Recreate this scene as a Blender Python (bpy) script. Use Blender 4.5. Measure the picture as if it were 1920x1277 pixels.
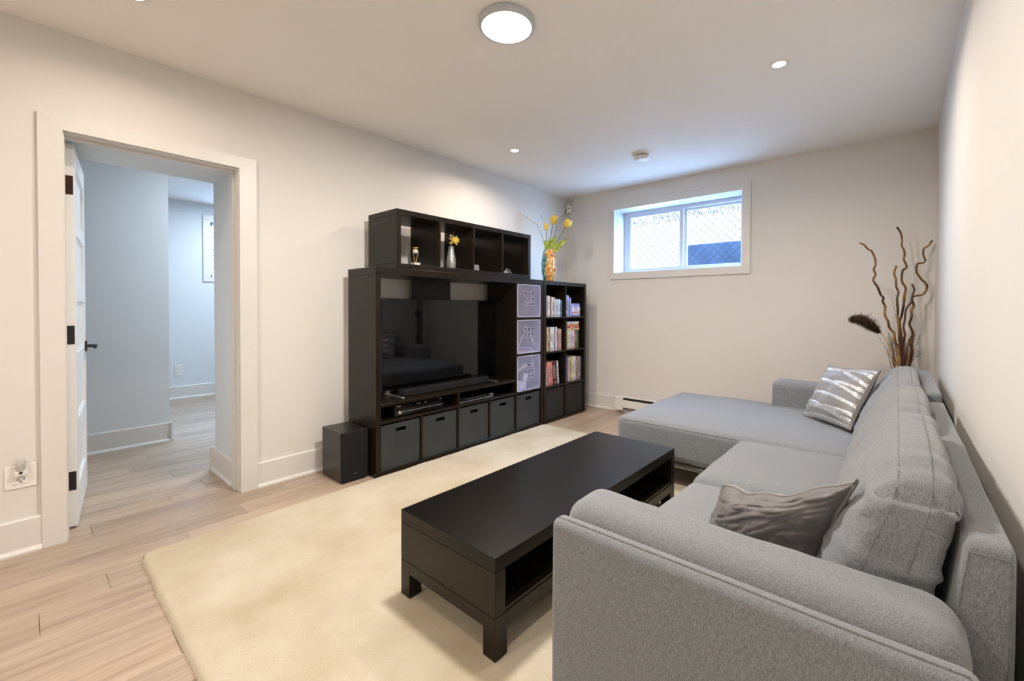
import bpy, bmesh, math, random
from math import sin, cos, pi, radians, sqrt, tan
from mathutils import Vector, Matrix, noise

for o in list(bpy.data.objects):
    bpy.data.objects.remove(o)
S = bpy.context.scene
COL = S.collection
random.seed(7)

# ------------------------------------------------------------------ camera, world, light, exposure
FPX, PPX, PPY = 811.915, 1000.52, 589.58
cam = bpy.data.cameras.new('camera')
camo = bpy.data.objects.new('camera', cam)
COL.objects.link(camo)
r_ = Vector((0.764548, 0.644557, 0.003526)); u_ = Vector((-0.012064, 0.00884, 0.999888)); f_ = Vector((-0.644454, 0.764505, -0.014534))
m = Matrix.Identity(4)
for i in range(3):
    m[i][0], m[i][1], m[i][2] = r_[i], u_[i], -f_[i]
m[0][3], m[1][3], m[2][3] = 3.2272, 0.1314, 1.1918
camo.matrix_world = m
cam.sensor_fit = 'HORIZONTAL'
cam.sensor_width = 36.0
cam.lens = FPX / 1920 * 36
cam.shift_x = (960 - PPX) / 1920
cam.shift_y = (PPY - 638.5) / 1920
cam.clip_start = 0.02
S.camera = camo

world = bpy.data.worlds.new('sky')
S.world = world
world.use_nodes = True
bg = world.node_tree.nodes['Background']
bg.inputs['Color'].default_value = (0.42, 0.64, 1.0, 1)      # even overcast sky
bg.inputs['Strength'].default_value = 60.0

S.view_settings.view_transform = 'Standard'
S.view_settings.look = 'None'
S.view_settings.gamma = 1.0
S.view_settings.use_curve_mapping = False
S.view_settings.exposure = 0.13

WARM = (1.0, 0.85, 0.69)
NEUT = (1.0, 0.945, 0.885)
FLUSH_W, SPOT_W, HALL_FILL_W, REAR_FILL_K = 50.0, 13.0, 25.0, .62

def portal(name, loc, sx, sy, rot):
    l = bpy.data.lights.new(name, 'AREA'); l.shape = 'RECTANGLE'; l.size = sx; l.size_y = sy
    l.cycles.is_portal = True
    o = bpy.data.objects.new(name, l); o.location = loc; o.rotation_euler = rot
    COL.objects.link(o)
portal('window_portal', (1.37, 4.94, 1.97), 1.42, 0.76, (radians(-90), 0, 0))
portal('hall_window_portal', (-4.1, 2.33, 1.975), 0.78, 1.1, (0, radians(-90), 0))

# ------------------------------------------------------------------ materials
def N(nt, t, **k):
    n = nt.nodes.new(t)
    for a, b in k.items():
        setattr(n, a, b)
    return n

def newmat(name):
    mt = bpy.data.materials.new(name); mt.use_nodes = True
    nt = mt.node_tree
    return mt, nt, nt.nodes['Principled BSDF']

def coords(nt, scale=(1, 1, 1), kind='Object', rot=(0, 0, 0)):
    mp = N(nt, 'ShaderNodeMapping')
    mp.inputs['Scale'].default_value = scale
    mp.inputs['Rotation'].default_value = rot
    if kind == 'World':
        g = N(nt, 'ShaderNodeNewGeometry'); nt.links.new(g.outputs['Position'], mp.inputs['Vector'])
    else:
        g = N(nt, 'ShaderNodeTexCoord'); nt.links.new(g.outputs[kind], mp.inputs['Vector'])
    return mp.outputs['Vector']

def noise_tex(nt, vec, scale, detail=4, rough=.55):
    t = N(nt, 'ShaderNodeTexNoise'); t.inputs['Scale'].default_value = scale
    t.inputs['Detail'].default_value = detail; t.inputs['Roughness'].default_value = rough
    nt.links.new(vec, t.inputs['Vector'])
    return t.outputs['Fac']

def ramp(nt, fac, stops):
    r = N(nt, 'ShaderNodeValToRGB')
    e = r.color_ramp.elements
    while len(e) < len(stops):
        e.new(.5)
    for el, (p, c) in zip(e, stops):
        el.position = p; el.color = (*c, 1)
    nt.links.new(fac, r.inputs['Fac'])
    return r.outputs['Color']

def bump(nt, bsdf, h, strength=.2, dist=.01):
    b = N(nt, 'ShaderNodeBump'); b.inputs['Strength'].default_value = strength; b.inputs['Distance'].default_value = dist
    nt.links.new(h, b.inputs['Height']); nt.links.new(b.outputs['Normal'], bsdf.inputs['Normal'])

def simple(name, c, rough=.5, metal=0, var=.08, scale=30, bmp=0.0, spec=.5):
    mt, nt, b = newmat(name)
    f = noise_tex(nt, coords(nt, kind='Object'), scale)
    lo = tuple(max(0, x * (1 - var)) for x in c); hi = tuple(min(1, x * (1 + var)) for x in c)
    nt.links.new(ramp(nt, f, [(.3, lo), (.7, hi)]), b.inputs['Base Color'])
    b.inputs['Roughness'].default_value = rough; b.inputs['Metallic'].default_value = metal
    b.inputs['Specular IOR Level'].default_value = spec
    if bmp:
        bump(nt, b, f, bmp, .002)
    return mt

M = {}
def paint(name, c, rough=.75):
    mt, nt, b = newmat(name)
    v = coords(nt, kind='World')
    f = noise_tex(nt, v, 1.3, 2)
    nt.links.new(ramp(nt, f, [(.3, tuple(x * .985 for x in c)), (.7, c)]), b.inputs['Base Color'])
    b.inputs['Roughness'].default_value = rough
    b.inputs['Specular IOR Level'].default_value = .3
    bump(nt, b, noise_tex(nt, v, 260, 2), .06, .001)
    return mt
M['wall'] = paint('wall_paint', (.74, .715, .68))
M['ceil'] = paint('ceiling_paint', (.90, .88, .85), .85)
M['hallwall'] = paint('hall_paint', (.72, .755, .78))
M['trim'] = simple('trim_enamel', (.72, .70, .67), .38, var=.01)
M['doorw'] = simple('door_enamel', (.84, .84, .83), .35, var=.01)
M['vinyl'] = simple('window_vinyl', (.58, .61, .66), .35, var=.01)
M['plastic_white'] = simple('white_plastic', (.82, .80, .77), .35, var=.01)
M['black_metal'] = simple('black_hardware', (.010, .010, .010), .38, 0.0)
M['redbrown_metal'] = simple('bronze_hardware', (.045, .012, .008), .35, .3)
M['dark'] = simple('dark_slot', (.01, .01, .01), .6)

def floor_mat():
    mt, nt, b = newmat('oak_plank')
    oi = N(nt, 'ShaderNodeObjectInfo')
    g = N(nt, 'ShaderNodeNewGeometry')
    mul = N(nt, 'ShaderNodeVectorMath', operation='SCALE'); mul.inputs[0].default_value = (3.1, 57, 11)
    nt.links.new(oi.outputs['Random'], mul.inputs['Scale'])
    add = N(nt, 'ShaderNodeVectorMath', operation='ADD')
    nt.links.new(g.outputs['Position'], add.inputs[0]); nt.links.new(mul.outputs[0], add.inputs[1])
    mp = N(nt, 'ShaderNodeMapping'); mp.inputs['Scale'].default_value = (14, 1.0, 1)
    nt.links.new(add.outputs[0], mp.inputs['Vector'])
    f1 = noise_tex(nt, mp.outputs[0], 1.6, 6, .62)
    mp2 = N(nt, 'ShaderNodeMapping'); mp2.inputs['Scale'].default_value = (95, 2.4, 1)
    nt.links.new(add.outputs[0], mp2.inputs['Vector'])
    f2 = noise_tex(nt, mp2.outputs[0], 1.5, 5, .7)
    c1 = ramp(nt, f1, [(.28, (.31, .220, .158)), (.45, (.425, .322, .238)), (.70, (.51, .402, .308))])
    c2 = ramp(nt, f2, [(.30, (.66, .62, .60)), (.55, (1, 1, 1))])
    mx = N(nt, 'ShaderNodeMix', data_type='RGBA', blend_type='MULTIPLY'); mx.inputs[0].default_value = .55
    nt.links.new(c1, mx.inputs[6]); nt.links.new(c2, mx.inputs[7])
    hsv = N(nt, 'ShaderNodeHueSaturation')
    mr = N(nt, 'ShaderNodeMapRange'); mr.inputs[3].default_value = .88; mr.inputs[4].default_value = 1.1
    nt.links.new(oi.outputs['Random'], mr.inputs[0]); nt.links.new(mr.outputs[0], hsv.inputs['Value'])
    nt.links.new(mx.outputs[2], hsv.inputs['Color'])
    nt.links.new(hsv.outputs[0], b.inputs['Base Color'])
    b.inputs['Roughness'].default_value = .36
    b.inputs['Specular IOR Level'].default_value = .5
    bump(nt, b, f2, .12, .002)
    return mt
M['floor'] = floor_mat()
M['subfloor'] = simple('floor_joint', (.16, .11, .07), .7)

def blackbrown(name, c=(.0125, .0078, .0044), rough=.30, axis='y', spec=.27):
    mt, nt, b = newmat(name)
    sc = {'y': (90, 3, 90), 'x': (3, 90, 90), 'z': (90, 90, 3)}[axis]
    f = noise_tex(nt, coords(nt, sc, 'World'), 1.5, 5, .65)
    nt.links.new(ramp(nt, f, [(.3, tuple(x * .6 for x in c)), (.62, c), (.8, tuple(x * 1.9 for x in c))]), b.inputs['Base Color'])
    b.inputs['Roughness'].default_value = rough
    b.inputs['Specular IOR Level'].default_value = spec
    bump(nt, b, f, .25, .0015)
    return mt
M['bb_y'] = blackbrown('black_brown_veneer')
M['bb_top'] = blackbrown('black_brown_tabletop', (.0040, .0030, .0024), .34, 'y', .28)
M['bb_z'] = blackbrown('black_brown_side', axis='z')
M['boxgrey'] = simple('charcoal_board', (.027, .033, .037), .5, var=.15, scale=8)
M['boxfab'] = simple('black_fabric', (.014, .014, .013), .8, var=.25, scale=300, bmp=.3)
M['gloss_black'] = simple('gloss_black', (.003, .003, .004), .12)
M['satin_black'] = simple('satin_black', (.008, .008, .009), .4)
M['black_side'] = simple('black_vinyl', (.010, .009, .008), .33)
M['grille'] = simple('speaker_cloth', (.004, .004, .004), .95, var=.3, scale=500)
M['silver'] = simple('brushed_silver', (.55, .55, .56), .3, .9)
M['chrome'] = simple('chrome', (.75, .75, .76), .12, 1)
M['screen'] = simple('screen_glass', (.0025, .0025, .003), .035, var=0)

def fabric(name, c, scale=700, bmp=.5):
    mt, nt, b = newmat(name)
    v = coords(nt, (1, 1, .6), 'World')
    f = noise_tex(nt, v, scale, 3, .7)
    f2 = noise_tex(nt, coords(nt, (1.0, 1.0, .3), 'World'), scale * .55, 3, .75)
    a = N(nt, 'ShaderNodeMath', operation='ADD'); nt.links.new(f, a.inputs[0]); nt.links.new(f2, a.inputs[1])
    h = N(nt, 'ShaderNodeMath', operation='MULTIPLY'); nt.links.new(a.outputs[0], h.inputs[0]); h.inputs[1].default_value = .5
    nt.links.new(ramp(nt, h.outputs[0], [(.36, tuple(x * .48 for x in c)), (.5, c), (.64, tuple(min(1, x * 1.52) for x in c))]), b.inputs['Base Color'])
    b.inputs['Roughness'].default_value = .92
    b.inputs['Specular IOR Level'].default_value = .15
    b.inputs['Sheen Weight'].default_value = .25
    b.inputs['Sheen Roughness'].default_value = .5
    bump(nt, b, h.outputs[0], bmp, .0015)
    return mt
M['sofa'] = fabric('grey_heather_fabric', (.208, .220, .236), 800)
M['seam'] = fabric('grey_piping', (.175, .185, .19), 620)

def satin(name, c):
    mt, nt, b = newmat(name)
    f = noise_tex(nt, coords(nt, (1, 1, 1), 'World'), 9, 3)
    nt.links.new(ramp(nt, f, [(.3, tuple(x * .85 for x in c)), (.7, tuple(x * 1.12 for x in c))]), b.inputs['Base Color'])
    b.inputs['Roughness'].default_value = .5
    b.inputs['Sheen Weight'].default_value = .3
    b.inputs['Anisotropic'].default_value = .4
    return mt
M['satin'] = satin('taupe_satin', (.125, .112, .112))
M['satin2'] = satin('grey_satin', (.215, .205, .205))

def sequin(name, c):
    mt, nt, b = newmat(name)
    v = coords(nt, (1, 1, 1), 'World')
    vo = N(nt, 'ShaderNodeTexVoronoi'); vo.inputs['Scale'].default_value = 340
    nt.links.new(v, vo.inputs['Vector'])
    bw = N(nt, 'ShaderNodeSeparateColor'); nt.links.new(vo.outputs['Color'], bw.inputs[0])
    nt.links.new(ramp(nt, bw.outputs[0], [(.1, tuple(x * .55 for x in c)), (.6, c), (.9, tuple(min(1, x * 1.5) for x in c))]), b.inputs['Base Color'])
    b.inputs['Roughness'].default_value = .3; b.inputs['Metallic'].default_value = .5
    bump(nt, b, bw.outputs[1], .6, .002)
    return mt
M['sequin'] = sequin('silver_sequins', (.62, .62, .64))
M['sequin_gold'] = sequin('champagne_sequins', (.66, .60, .50))
M['glitter'] = sequin('silver_glitter', (.50, .49, .47))

def rug_mat():
    mt, nt, b = newmat('cream_wool')
    v = coords(nt, (1, 1, 1), 'World')
    big = noise_tex(nt, v, 2.1, 4, .6)
    fine = noise_tex(nt, v, 240, 4, .75)
    c = ramp(nt, big, [(.32, (.47, .39, .27)), (.50, (.545, .475, .36)), (.66, (.60, .54, .43))])
    c2 = ramp(nt, fine, [(.25, (.72, .70, .66)), (.6, (1, 1, 1))])
    mx = N(nt, 'ShaderNodeMix', data_type='RGBA', blend_type='MULTIPLY'); mx.inputs[0].default_value = .7
    nt.links.new(c, mx.inputs[6]); nt.links.new(c2, mx.inputs[7])
    # a few old stains
    st = noise_tex(nt, coords(nt, (1, 1, 1), 'World', (0, 0, .4)), 1.05, 3, .5)
    msk = ramp(nt, st, [(.60, (0, 0, 0)), (.72, (1, 1, 1))])
    mx2 = N(nt, 'ShaderNodeMix', data_type='RGBA', blend_type='MULTIPLY')
    bwm = N(nt, 'ShaderNodeRGBToBW'); nt.links.new(msk, bwm.inputs[0])
    sc = N(nt, 'ShaderNodeMath', operation='MULTIPLY'); sc.inputs[1].default_value = .55; nt.links.new(bwm.outputs[0], sc.inputs[0])
    nt.links.new(sc.outputs[0], mx2.inputs[0]); nt.links.new(mx.outputs[2], mx2.inputs[6]); mx2.inputs[7].default_value = (.93, .83, .66, 1)
    nt.links.new(mx2.outputs[2], b.inputs['Base Color'])
    b.inputs['Roughness'].default_value = 1; b.inputs['Specular IOR Level'].default_value = .05
    b.inputs['Sheen Weight'].default_value = .2
    bump(nt, b, fine, .25, .002)
    return mt
M['rug'] = rug_mat()
M['rug_back'] = simple('rug_backing', (.33, .22, .10), .95, var=.3, scale=200, bmp=.4)

def glass_mat():
    mt, nt, b = newmat('window_glass')
    out = nt.nodes['Material Output']
    tr = N(nt, 'ShaderNodeBsdfTransparent'); tr.inputs[0].default_value = (.94, .97, .98, 1)
    gl = N(nt, 'ShaderNodeBsdfGlossy'); gl.inputs['Roughness'].default_value = .02
    fr = N(nt, 'ShaderNodeFresnel'); fr.inputs[0].default_value = 1.45
    mx = N(nt, 'ShaderNodeMixShader')
    ge = N(nt, 'ShaderNodeNewGeometry'); k1 = N(nt, 'ShaderNodeMath', operation='SUBTRACT'); k1.inputs[0].default_value = 1
    nt.links.new(ge.outputs['Backfacing'], k1.inputs[1])
    k2 = N(nt, 'ShaderNodeMath', operation='MULTIPLY'); nt.links.new(fr.outputs[0], k2.inputs[0]); nt.links.new(k1.outputs[0], k2.inputs[1])
    nt.links.new(k2.outputs[0], mx.inputs[0]); nt.links.new(tr.outputs[0], mx.inputs[1]); nt.links.new(gl.outputs[0], mx.inputs[2])
    nt.links.new(mx.outputs[0], out.inputs[0])
    return mt
M['glass'] = glass_mat()

def acrylic():
    mt, nt, b = newmat('frosted_lilac_plastic')
    out = nt.nodes['Material Output']
    f = noise_tex(nt, coords(nt, (1, 1, 1), 'World'), 9, 3)
    nt.links.new(ramp(nt, f, [(.3, (.42, .42, .60)), (.7, (.56, .56, .76))]), b.inputs['Base Color'])
    b.inputs['Roughness'].default_value = .25
    tr = N(nt, 'ShaderNodeBsdfTransparent'); tr.inputs[0].default_value = (.86, .86, .97, 1)
    mx = N(nt, 'ShaderNodeMixShader'); mx.inputs[0].default_value = .42
    nt.links.new(tr.outputs[0], mx.inputs[1]); nt.links.new(b.outputs[0], mx.inputs[2])
    nt.links.new(mx.outputs[0], out.inputs[0])
    return mt
M['acrylic'] = acrylic()
M['acrylic_edge'] = simple('lilac_plastic_rim', (.62, .62, .80), .25, var=.05)

def emis(name, c, s):
    mt, nt, b = newmat(name)
    b.inputs['Base Color'].default_value = (.9, .9, .9, 1)
    b.inputs['Emission Color'].default_value = (*c, 1); b.inputs['Emission Strength'].default_value = s
    return mt
M['rim'] = simple('grey_rim', (.52, .54, .58), .4)
M['led'] = emis('led_diffuser', (1, .96, .90), 5)
M['lens'] = emis('downlight_lens', (1, .88, .70), 6)

def vase_paint():
    mt, nt, b = newmat('painted_glass')
    v = coords(nt, (1, 1, 1), 'World')
    f = noise_tex(nt, v, 14, 6, .7)
    # teal runs down the left third of the glass
    g = N(nt, 'ShaderNodeNewGeometry'); sx = N(nt, 'ShaderNodeSeparateXYZ'); nt.links.new(g.outputs['Position'], sx.inputs[0])
    a = N(nt, 'ShaderNodeMath', operation='MULTIPLY_ADD'); nt.links.new(sx.outputs[0], a.inputs[0]); a.inputs[1].default_value = .7646 / .155; a.inputs[2].default_value = -(.28 * .7646) / .155
    a2 = N(nt, 'ShaderNodeMath', operation='MULTIPLY_ADD'); nt.links.new(sx.outputs[1], a2.inputs[0]); a2.inputs[1].default_value = .6446 / .155; a2.inputs[2].default_value = -(3.88 * .6446) / .155 + .32
    s1 = N(nt, 'ShaderNodeMath', operation='ADD'); nt.links.new(a.outputs[0], s1.inputs[0]); nt.links.new(a2.outputs[0], s1.inputs[1])
    s2 = N(nt, 'ShaderNodeMath', operation='ADD'); nt.links.new(s1.outputs[0], s2.inputs[0]); nt.links.new(f, s2.inputs[1])
    f2 = noise_tex(nt, v, 30, 5, .7)
    amber = ramp(nt, f2, [(.34, (.07, .02, .008)), (.43, (.50, .17, .03)), (.53, (.74, .38, .10)), (.62, (.82, .60, .30)), (.74, (.85, .78, .62))])
    teal = ramp(nt, f2, [(.36, (.004, .03, .05)), (.5, (.03, .24, .27)), (.64, (.40, .58, .42)), (.75, (.7, .68, .4))])
    k = ramp(nt, s2.outputs[0], [(.60, (0, 0, 0)), (.68, (1, 1, 1))])
    mx = N(nt, 'ShaderNodeMix', data_type='RGBA')
    bw = N(nt, 'ShaderNodeRGBToBW'); nt.links.new(k, bw.inputs[0]); nt.links.new(bw.outputs[0], mx.inputs[0])
    nt.links.new(teal, mx.inputs[6]); nt.links.new(amber, mx.inputs[7])
    nt.links.new(mx.outputs[2], b.inputs['Base Color'])
    b.inputs['Roughness'].default_value = .12; b.inputs['Coat Weight'].default_value = .5
    return mt
M['vase'] = vase_paint()

def grad(name, c1, c2, scale=40, rough=.6):
    mt, nt, b = newmat(name)
    f = noise_tex(nt, coords(nt, (1, 1, 1), 'World'), scale, 3)
    nt.links.new(ramp(nt, f, [(.35, c1), (.65, c2)]), b.inputs['Base Color'])
    b.inputs['Roughness'].default_value = rough
    return mt
M['petal'] = grad('yellow_petal', (.72, .42, .03), (.88, .66, .12), 60)
M['leaf'] = grad('tulip_leaf', (.16, .25, .02), (.46, .52, .09), 30)
M['stem'] = simple('green_stem', (.06, .10, .03), .6)
M['twig'] = simple('dark_twig', (.035, .025, .02), .7)
M['blossom'] = simple('pale_blossom', (.80, .66, .52), .7)
M['willow'] = grad('willow_bark', (.035, .012, .006), (.32, .16, .045), 11, .45)
M['willow_dark'] = grad('dark_willow_bark', (.018, .008, .006), (.13, .035, .015), 11, .45)
M['plume'] = grad('brown_plume', (.045, .020, .015), (.17, .085, .06), 60, .9)
M['straw'] = grad('dry_straw', (.40, .26, .11), (.62, .46, .24), 60, .8)
M['cream'] = grad('cream_seed', (.55, .40, .20), (.78, .64, .40), 90, .85)
M['clay'] = grad('brown_glaze', (.06, .04, .03), (.12, .08, .05), 12, .35)
M['gold'] = simple('gold_metal', (.60, .42, .18), .3, .8)
M['marble'] = simple('white_marble', (.75, .73, .68), .3, var=.12, scale=60)
M['paper'] = simple('paper_pages', (.78, .74, .66), .8, var=.06, scale=200)
M['snow'] = simple('snowy_ground', (.85, .87, .90), .8, var=.03, scale=3)
M['siding'] = simple('white_siding', (.080, .056, .040), .8, var=.03, scale=3, spec=.1)
M['shaded'] = simple('blue_grey_shade', (.012, .0165, .025), .9, var=.2, scale=6, spec=.0)  # shade put into the base colour of the block outside
M['wire'] = simple('coated_wire', (.018, .016, .014), .9, spec=.0)
M['needle'] = grad('blue_green_needles', (.004, .008, .010), (.012, .020, .024), 30, .9)

# ------------------------------------------------------------------ mesh helpers
BASE = {}
class MB:
    def __init__(s):
        s.v = []; s.f = []; s.mi = []; s.k = 0
    def quad(s, a, b, c, d):
        n = len(s.v); s.v += [Vector(a), Vector(b), Vector(c), Vector(d)]; s.f.append((n, n+1, n+2, n+3)); s.mi.append(s.k)
    def box(s, x0, x1, y0, y1, z0, z1, bev=0.0, mat=None):
        if x0 > x1: x0, x1 = x1, x0
        if y0 > y1: y0, y1 = y1, y0
        if z0 > z1: z0, z1 = z1, z0
        b = min(bev, .45 * min(x1-x0, y1-y0, z1-z0))
        n = len(s.v)
        if b <= 0:
            pts = [Vector((x, y, z)) for z in (z0, z1) for y in (y0, y1) for x in (x0, x1)]
            fs = [(0, 2, 3, 1), (4, 5, 7, 6), (0, 1, 5, 4), (2, 6, 7, 3), (0, 4, 6, 2), (1, 3, 7, 5)]
            s.v += [mat @ p for p in pts] if mat else pts
            s.f += [tuple(i+n for i in f) for f in fs]; s.mi += [s.k]*6
            return
        bm = bmesh.new()
        bmesh.ops.create_cube(bm, size=1)
        for q in bm.verts:
            q.co = Vector(((x0+x1)/2 + q.co.x*(x1-x0), (y0+y1)/2 + q.co.y*(y1-y0), (z0+z1)/2 + q.co.z*(z1-z0)))
        bmesh.ops.bevel(bm, geom=bm.edges[:] , offset=b, segments=2 if b > .002 else 1, profile=.5, affect='EDGES')
        s.bm(bm, mat)
    def bm(s, bm, mat=None):
        n = len(s.v); bm.verts.ensure_lookup_table(); bm.verts.index_update()
        s.v += [(mat @ q.co) if mat else q.co.copy() for q in bm.verts]
        for f in bm.faces:
            s.f.append(tuple(q.index+n for q in f.verts)); s.mi.append(s.k)
        bm.free()
    def tube(s, pts, rad, sides=6, cap=True):
        pts = [Vector(p) for p in pts]
        if not hasattr(rad, '__len__'): rad = [rad]*len(pts)
        n0 = len(s.v); up = None
        for i, p in enumerate(pts):
            t = (pts[min(i+1, len(pts)-1)] - pts[max(i-1, 0)])
            if t.length < 1e-9: t = Vector((0, 0, 1))
            t.normalize()
            if up is None:
                up = Vector((0, 0, 1)) if abs(t.z) < .9 else Vector((1, 0, 0))
            a = up - t*up.dot(t)
            if a.length < 1e-6: a = t.orthogonal()
            a.normalize(); b = t.cross(a); up = a
            for k in range(sides):
                th = 2*pi*k/sides
                s.v.append(p + (a*cos(th) + b*sin(th))*rad[i])
        for i in range(len(pts)-1):
            for k in range(sides):
                a = n0+i*sides+k; b = n0+i*sides+(k+1) % sides
                s.f.append((a, b, b+sides, a+sides)); s.mi.append(s.k)
        if cap:
            s.f.append(tuple(n0+k for k in range(sides))[::-1]); s.mi.append(s.k)
            e = n0+(len(pts)-1)*sides
            s.f.append(tuple(e+k for k in range(sides))); s.mi.append(s.k)
    def lathe(s, prof, c=(0, 0, 0), sides=32, mat=None):
        n = len(s.v); c = Vector(c)
        for r, z in prof:
            for k in range(sides):
                th = 2*pi*k/sides
                p = Vector((max(r, 1e-4)*cos(th), max(r, 1e-4)*sin(th), z))
                s.v.append((mat @ p if mat else p) + c)
        for i in range(len(prof)-1):
            for k in range(sides):
                a = n+i*sides+k; b = n+i*sides+(k+1) % sides
                s.f.append((a, b, b+sides, a+sides)); s.mi.append(s.k)
        s.f.append(tuple(n+k for k in range(sides))[::-1]); s.mi.append(s.k)
        e = n+(len(prof)-1)*sides
        s.f.append(tuple(e+k for k in range(sides))); s.mi.append(s.k)
    def prism(s, poly, axis, a0, a1):
        """poly: list of 2d points in the two other axes, extruded along axis"""
        n = len(s.v)
        def P(q, a):
            if axis == 'y': return Vector((q[0], a, q[1]))
            if axis == 'x': return Vector((a, q[0], q[1]))
            return Vector((q[0], q[1], a))
        k = len(poly)
        s.v += [P(q, a0) for q in poly] + [P(q, a1) for q in poly]
        s.f.append(tuple(range(n, n+k))); s.f.append(tuple(range(n+k, n+2*k))[::-1]); s.mi += [s.k]*2
        for i in range(k):
            j = (i+1) % k
            s.f.append((n+i, n+k+i, n+k+j, n+j)); s.mi.append(s.k)
    def grid(s, P, nu, nv, flip=False):
        n = len(s.v)
        for j in range(nv+1):
            for i in range(nu+1):
                s.v.append(Vector(P(i/nu, j/nv)))
        for j in range(nv):
            for i in range(nu):
                a = n+j*(nu+1)+i
                q = (a, a+1, a+nu+2, a+nu+1)
                s.f.append(q[::-1] if flip else q); s.mi.append(s.k)
    def ellipsoid(s, c, r, mat=None, seg=10, rings=7, fn=None):
        c = Vector(c); n = len(s.v)
        for j in range(rings+1):
            ph = pi*j/rings
            for i in range(seg):
                th = 2*pi*i/seg
                d = Vector((max(sin(ph), 1e-3)*cos(th), max(sin(ph), 1e-3)*sin(th), cos(ph)))
                k = fn(d) if fn else 1
                p = Vector((d.x*r[0]*k, d.y*r[1]*k, d.z*r[2]*k))
                s.v.append((mat @ p if mat else p) + c)
        for j in range(rings):
            for i in range(seg):
                a = n+j*seg+i; b = n+j*seg+(i+1) % seg
                s.f.append((a, a+seg, b+seg, b)); s.mi.append(s.k)
    def build(s, name, mat, parent=None, smooth=False, kind=None, fixn=True, auto=None, center=True):
        base = BASE.get(parent.name, Vector()) if parent else None
        me = bpy.data.meshes.new(name)
        if base is None:
            if center:
                xs = [p.x for p in s.v]; ys = [p.y for p in s.v]; zs = [p.z for p in s.v]
                base = Vector(((min(xs)+max(xs))/2, (min(ys)+max(ys))/2, min(zs)))
            else:
                base = Vector()
            loc = base
        else:
            loc = Vector()
        me.from_pydata([tuple(p-base) for p in s.v], [], s.f)
        mats = mat if isinstance(mat, (list, tuple)) else [mat]
        for q in mats: me.materials.append(q)
        if len(mats) > 1: me.polygons.foreach_set('material_index', s.mi)
        if fixn:
            bm = bmesh.new(); bm.from_mesh(me); bmesh.ops.recalc_face_normals(bm, faces=bm.faces[:]); bm.to_mesh(me); bm.free()
        if smooth:
            me.polygons.foreach_set('use_smooth', [True]*len(me.polygons))
        if auto:
            me.polygons.foreach_set('use_smooth', [True]*len(me.polygons)); me.set_sharp_from_angle(angle=radians(auto))
        me.update()
        o = bpy.data.objects.new(name, me); COL.objects.link(o)
        o.location = loc
        if parent: o.parent = parent
        BASE[o.name] = base
        if kind: o['kind'] = kind
        return o

def tag(o, label, cat, group=None):
    o['label'] = label; o['category'] = cat
    if group: o['group'] = group
    return o

def thing(name, label, cat, loc, group=None):
    o = bpy.data.objects.new(name, None); o.empty_display_size = .05
    COL.objects.link(o); o.location = loc; BASE[o.name] = Vector(loc)
    return tag(o, label, cat, group)

def copy_tree(o, delta, label, parent=None):
    c = o.copy(); COL.objects.link(c)
    if parent is None:
        c.location = o.location + Vector(delta)
        if label: c['label'] = label
    else:
        c.parent = parent
    for ch in list(o.children):
        copy_tree(ch, delta, None, c)
    return c

def B(x0, x1, y0, y1, z0, z1, bev=0.0):
    b = MB(); b.box(x0, x1, y0, y1, z0, z1, bev); return b

def struct(name, mb, mat, parent=None, **k):
    o = mb.build(name, mat, parent, **k)
    if not parent: o['kind'] = 'structure'
    return o

class Soft:
    """rounded box whose surface can be bent; map() takes a point on the cube surface"""
    def __init__(s, lo, hi, r, fn=None, inner=(8, 8, 8), seg=3):
        s.c = (Vector(lo)+Vector(hi))/2; s.h = (Vector(hi)-Vector(lo))/2; s.r = min(r, min(s.h)*.98); s.fn = fn
        s.ax = []
        for i in range(3):
            h = s.h[i]; a = h-s.r
            band = [a + s.r*tan(radians(45)*k/seg) for k in range(1, seg+1)]
            mid = [-a + 2*a*k/inner[i] for k in range(inner[i]+1)]
            s.ax.append([-b for b in band[::-1]] + mid + band)
    def map(s, p):
        inn = Vector([max(-(s.h[i]-s.r), min(s.h[i]-s.r, p[i])) for i in range(3)])
        d = p-inn
        n = d.normalized() if d.length > 1e-9 else Vector((0, 0, 1))
        q = inn + n*s.r
        uvw = Vector([p[i]/s.h[i] for i in range(3)])
        q = q + s.c
        return Vector(s.fn(q, uvw, n)) if s.fn else q
    def at(s, u, v, w):
        return s.map(Vector((u*s.h.x, v*s.h.y, w*s.h.z)))
    def mesh(s):
        mb = MB(); idx = {}
        def vid(p):
            k = tuple(round(x, 5) for x in p)
            if k not in idx:
                idx[k] = len(mb.v); mb.v.append(s.map(Vector(p)))
            return idx[k]
        for a in range(3):
            b, c = (a+1) % 3, (a+2) % 3
            for sg in (-1, 1):
                for i in range(len(s.ax[b])-1):
                    for j in range(len(s.ax[c])-1):
                        q = []
                        for (ii, jj) in ((i, j), (i+1, j), (i+1, j+1), (i, j+1)):
                            p = [0, 0, 0]; p[a] = sg*s.h[a]; p[b] = s.ax[b][ii]; p[c] = s.ax[c][jj]
                            q.append(vid(p))
                        mb.f.append(tuple(q) if sg > 0 else tuple(q[::-1])); mb.mi.append(0)
        return mb

def nz(p, sc=1.0, seed=0.0):
    return noise.noise(Vector((p[0]*sc+seed, p[1]*sc+seed*1.7, p[2]*sc-seed)))

# ------------------------------------------------------------------ dimensions of the room (metres)
W, D, H, YB = 3.4375, 4.626, 2.576, -2.6
T = 0.14                                     # left wall thickness
OY0, OY1, OZ = 0.283, 1.030, 2.068           # doorway in the left wall
HX = -4.0                                    # far wall of the adjoining room

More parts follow.
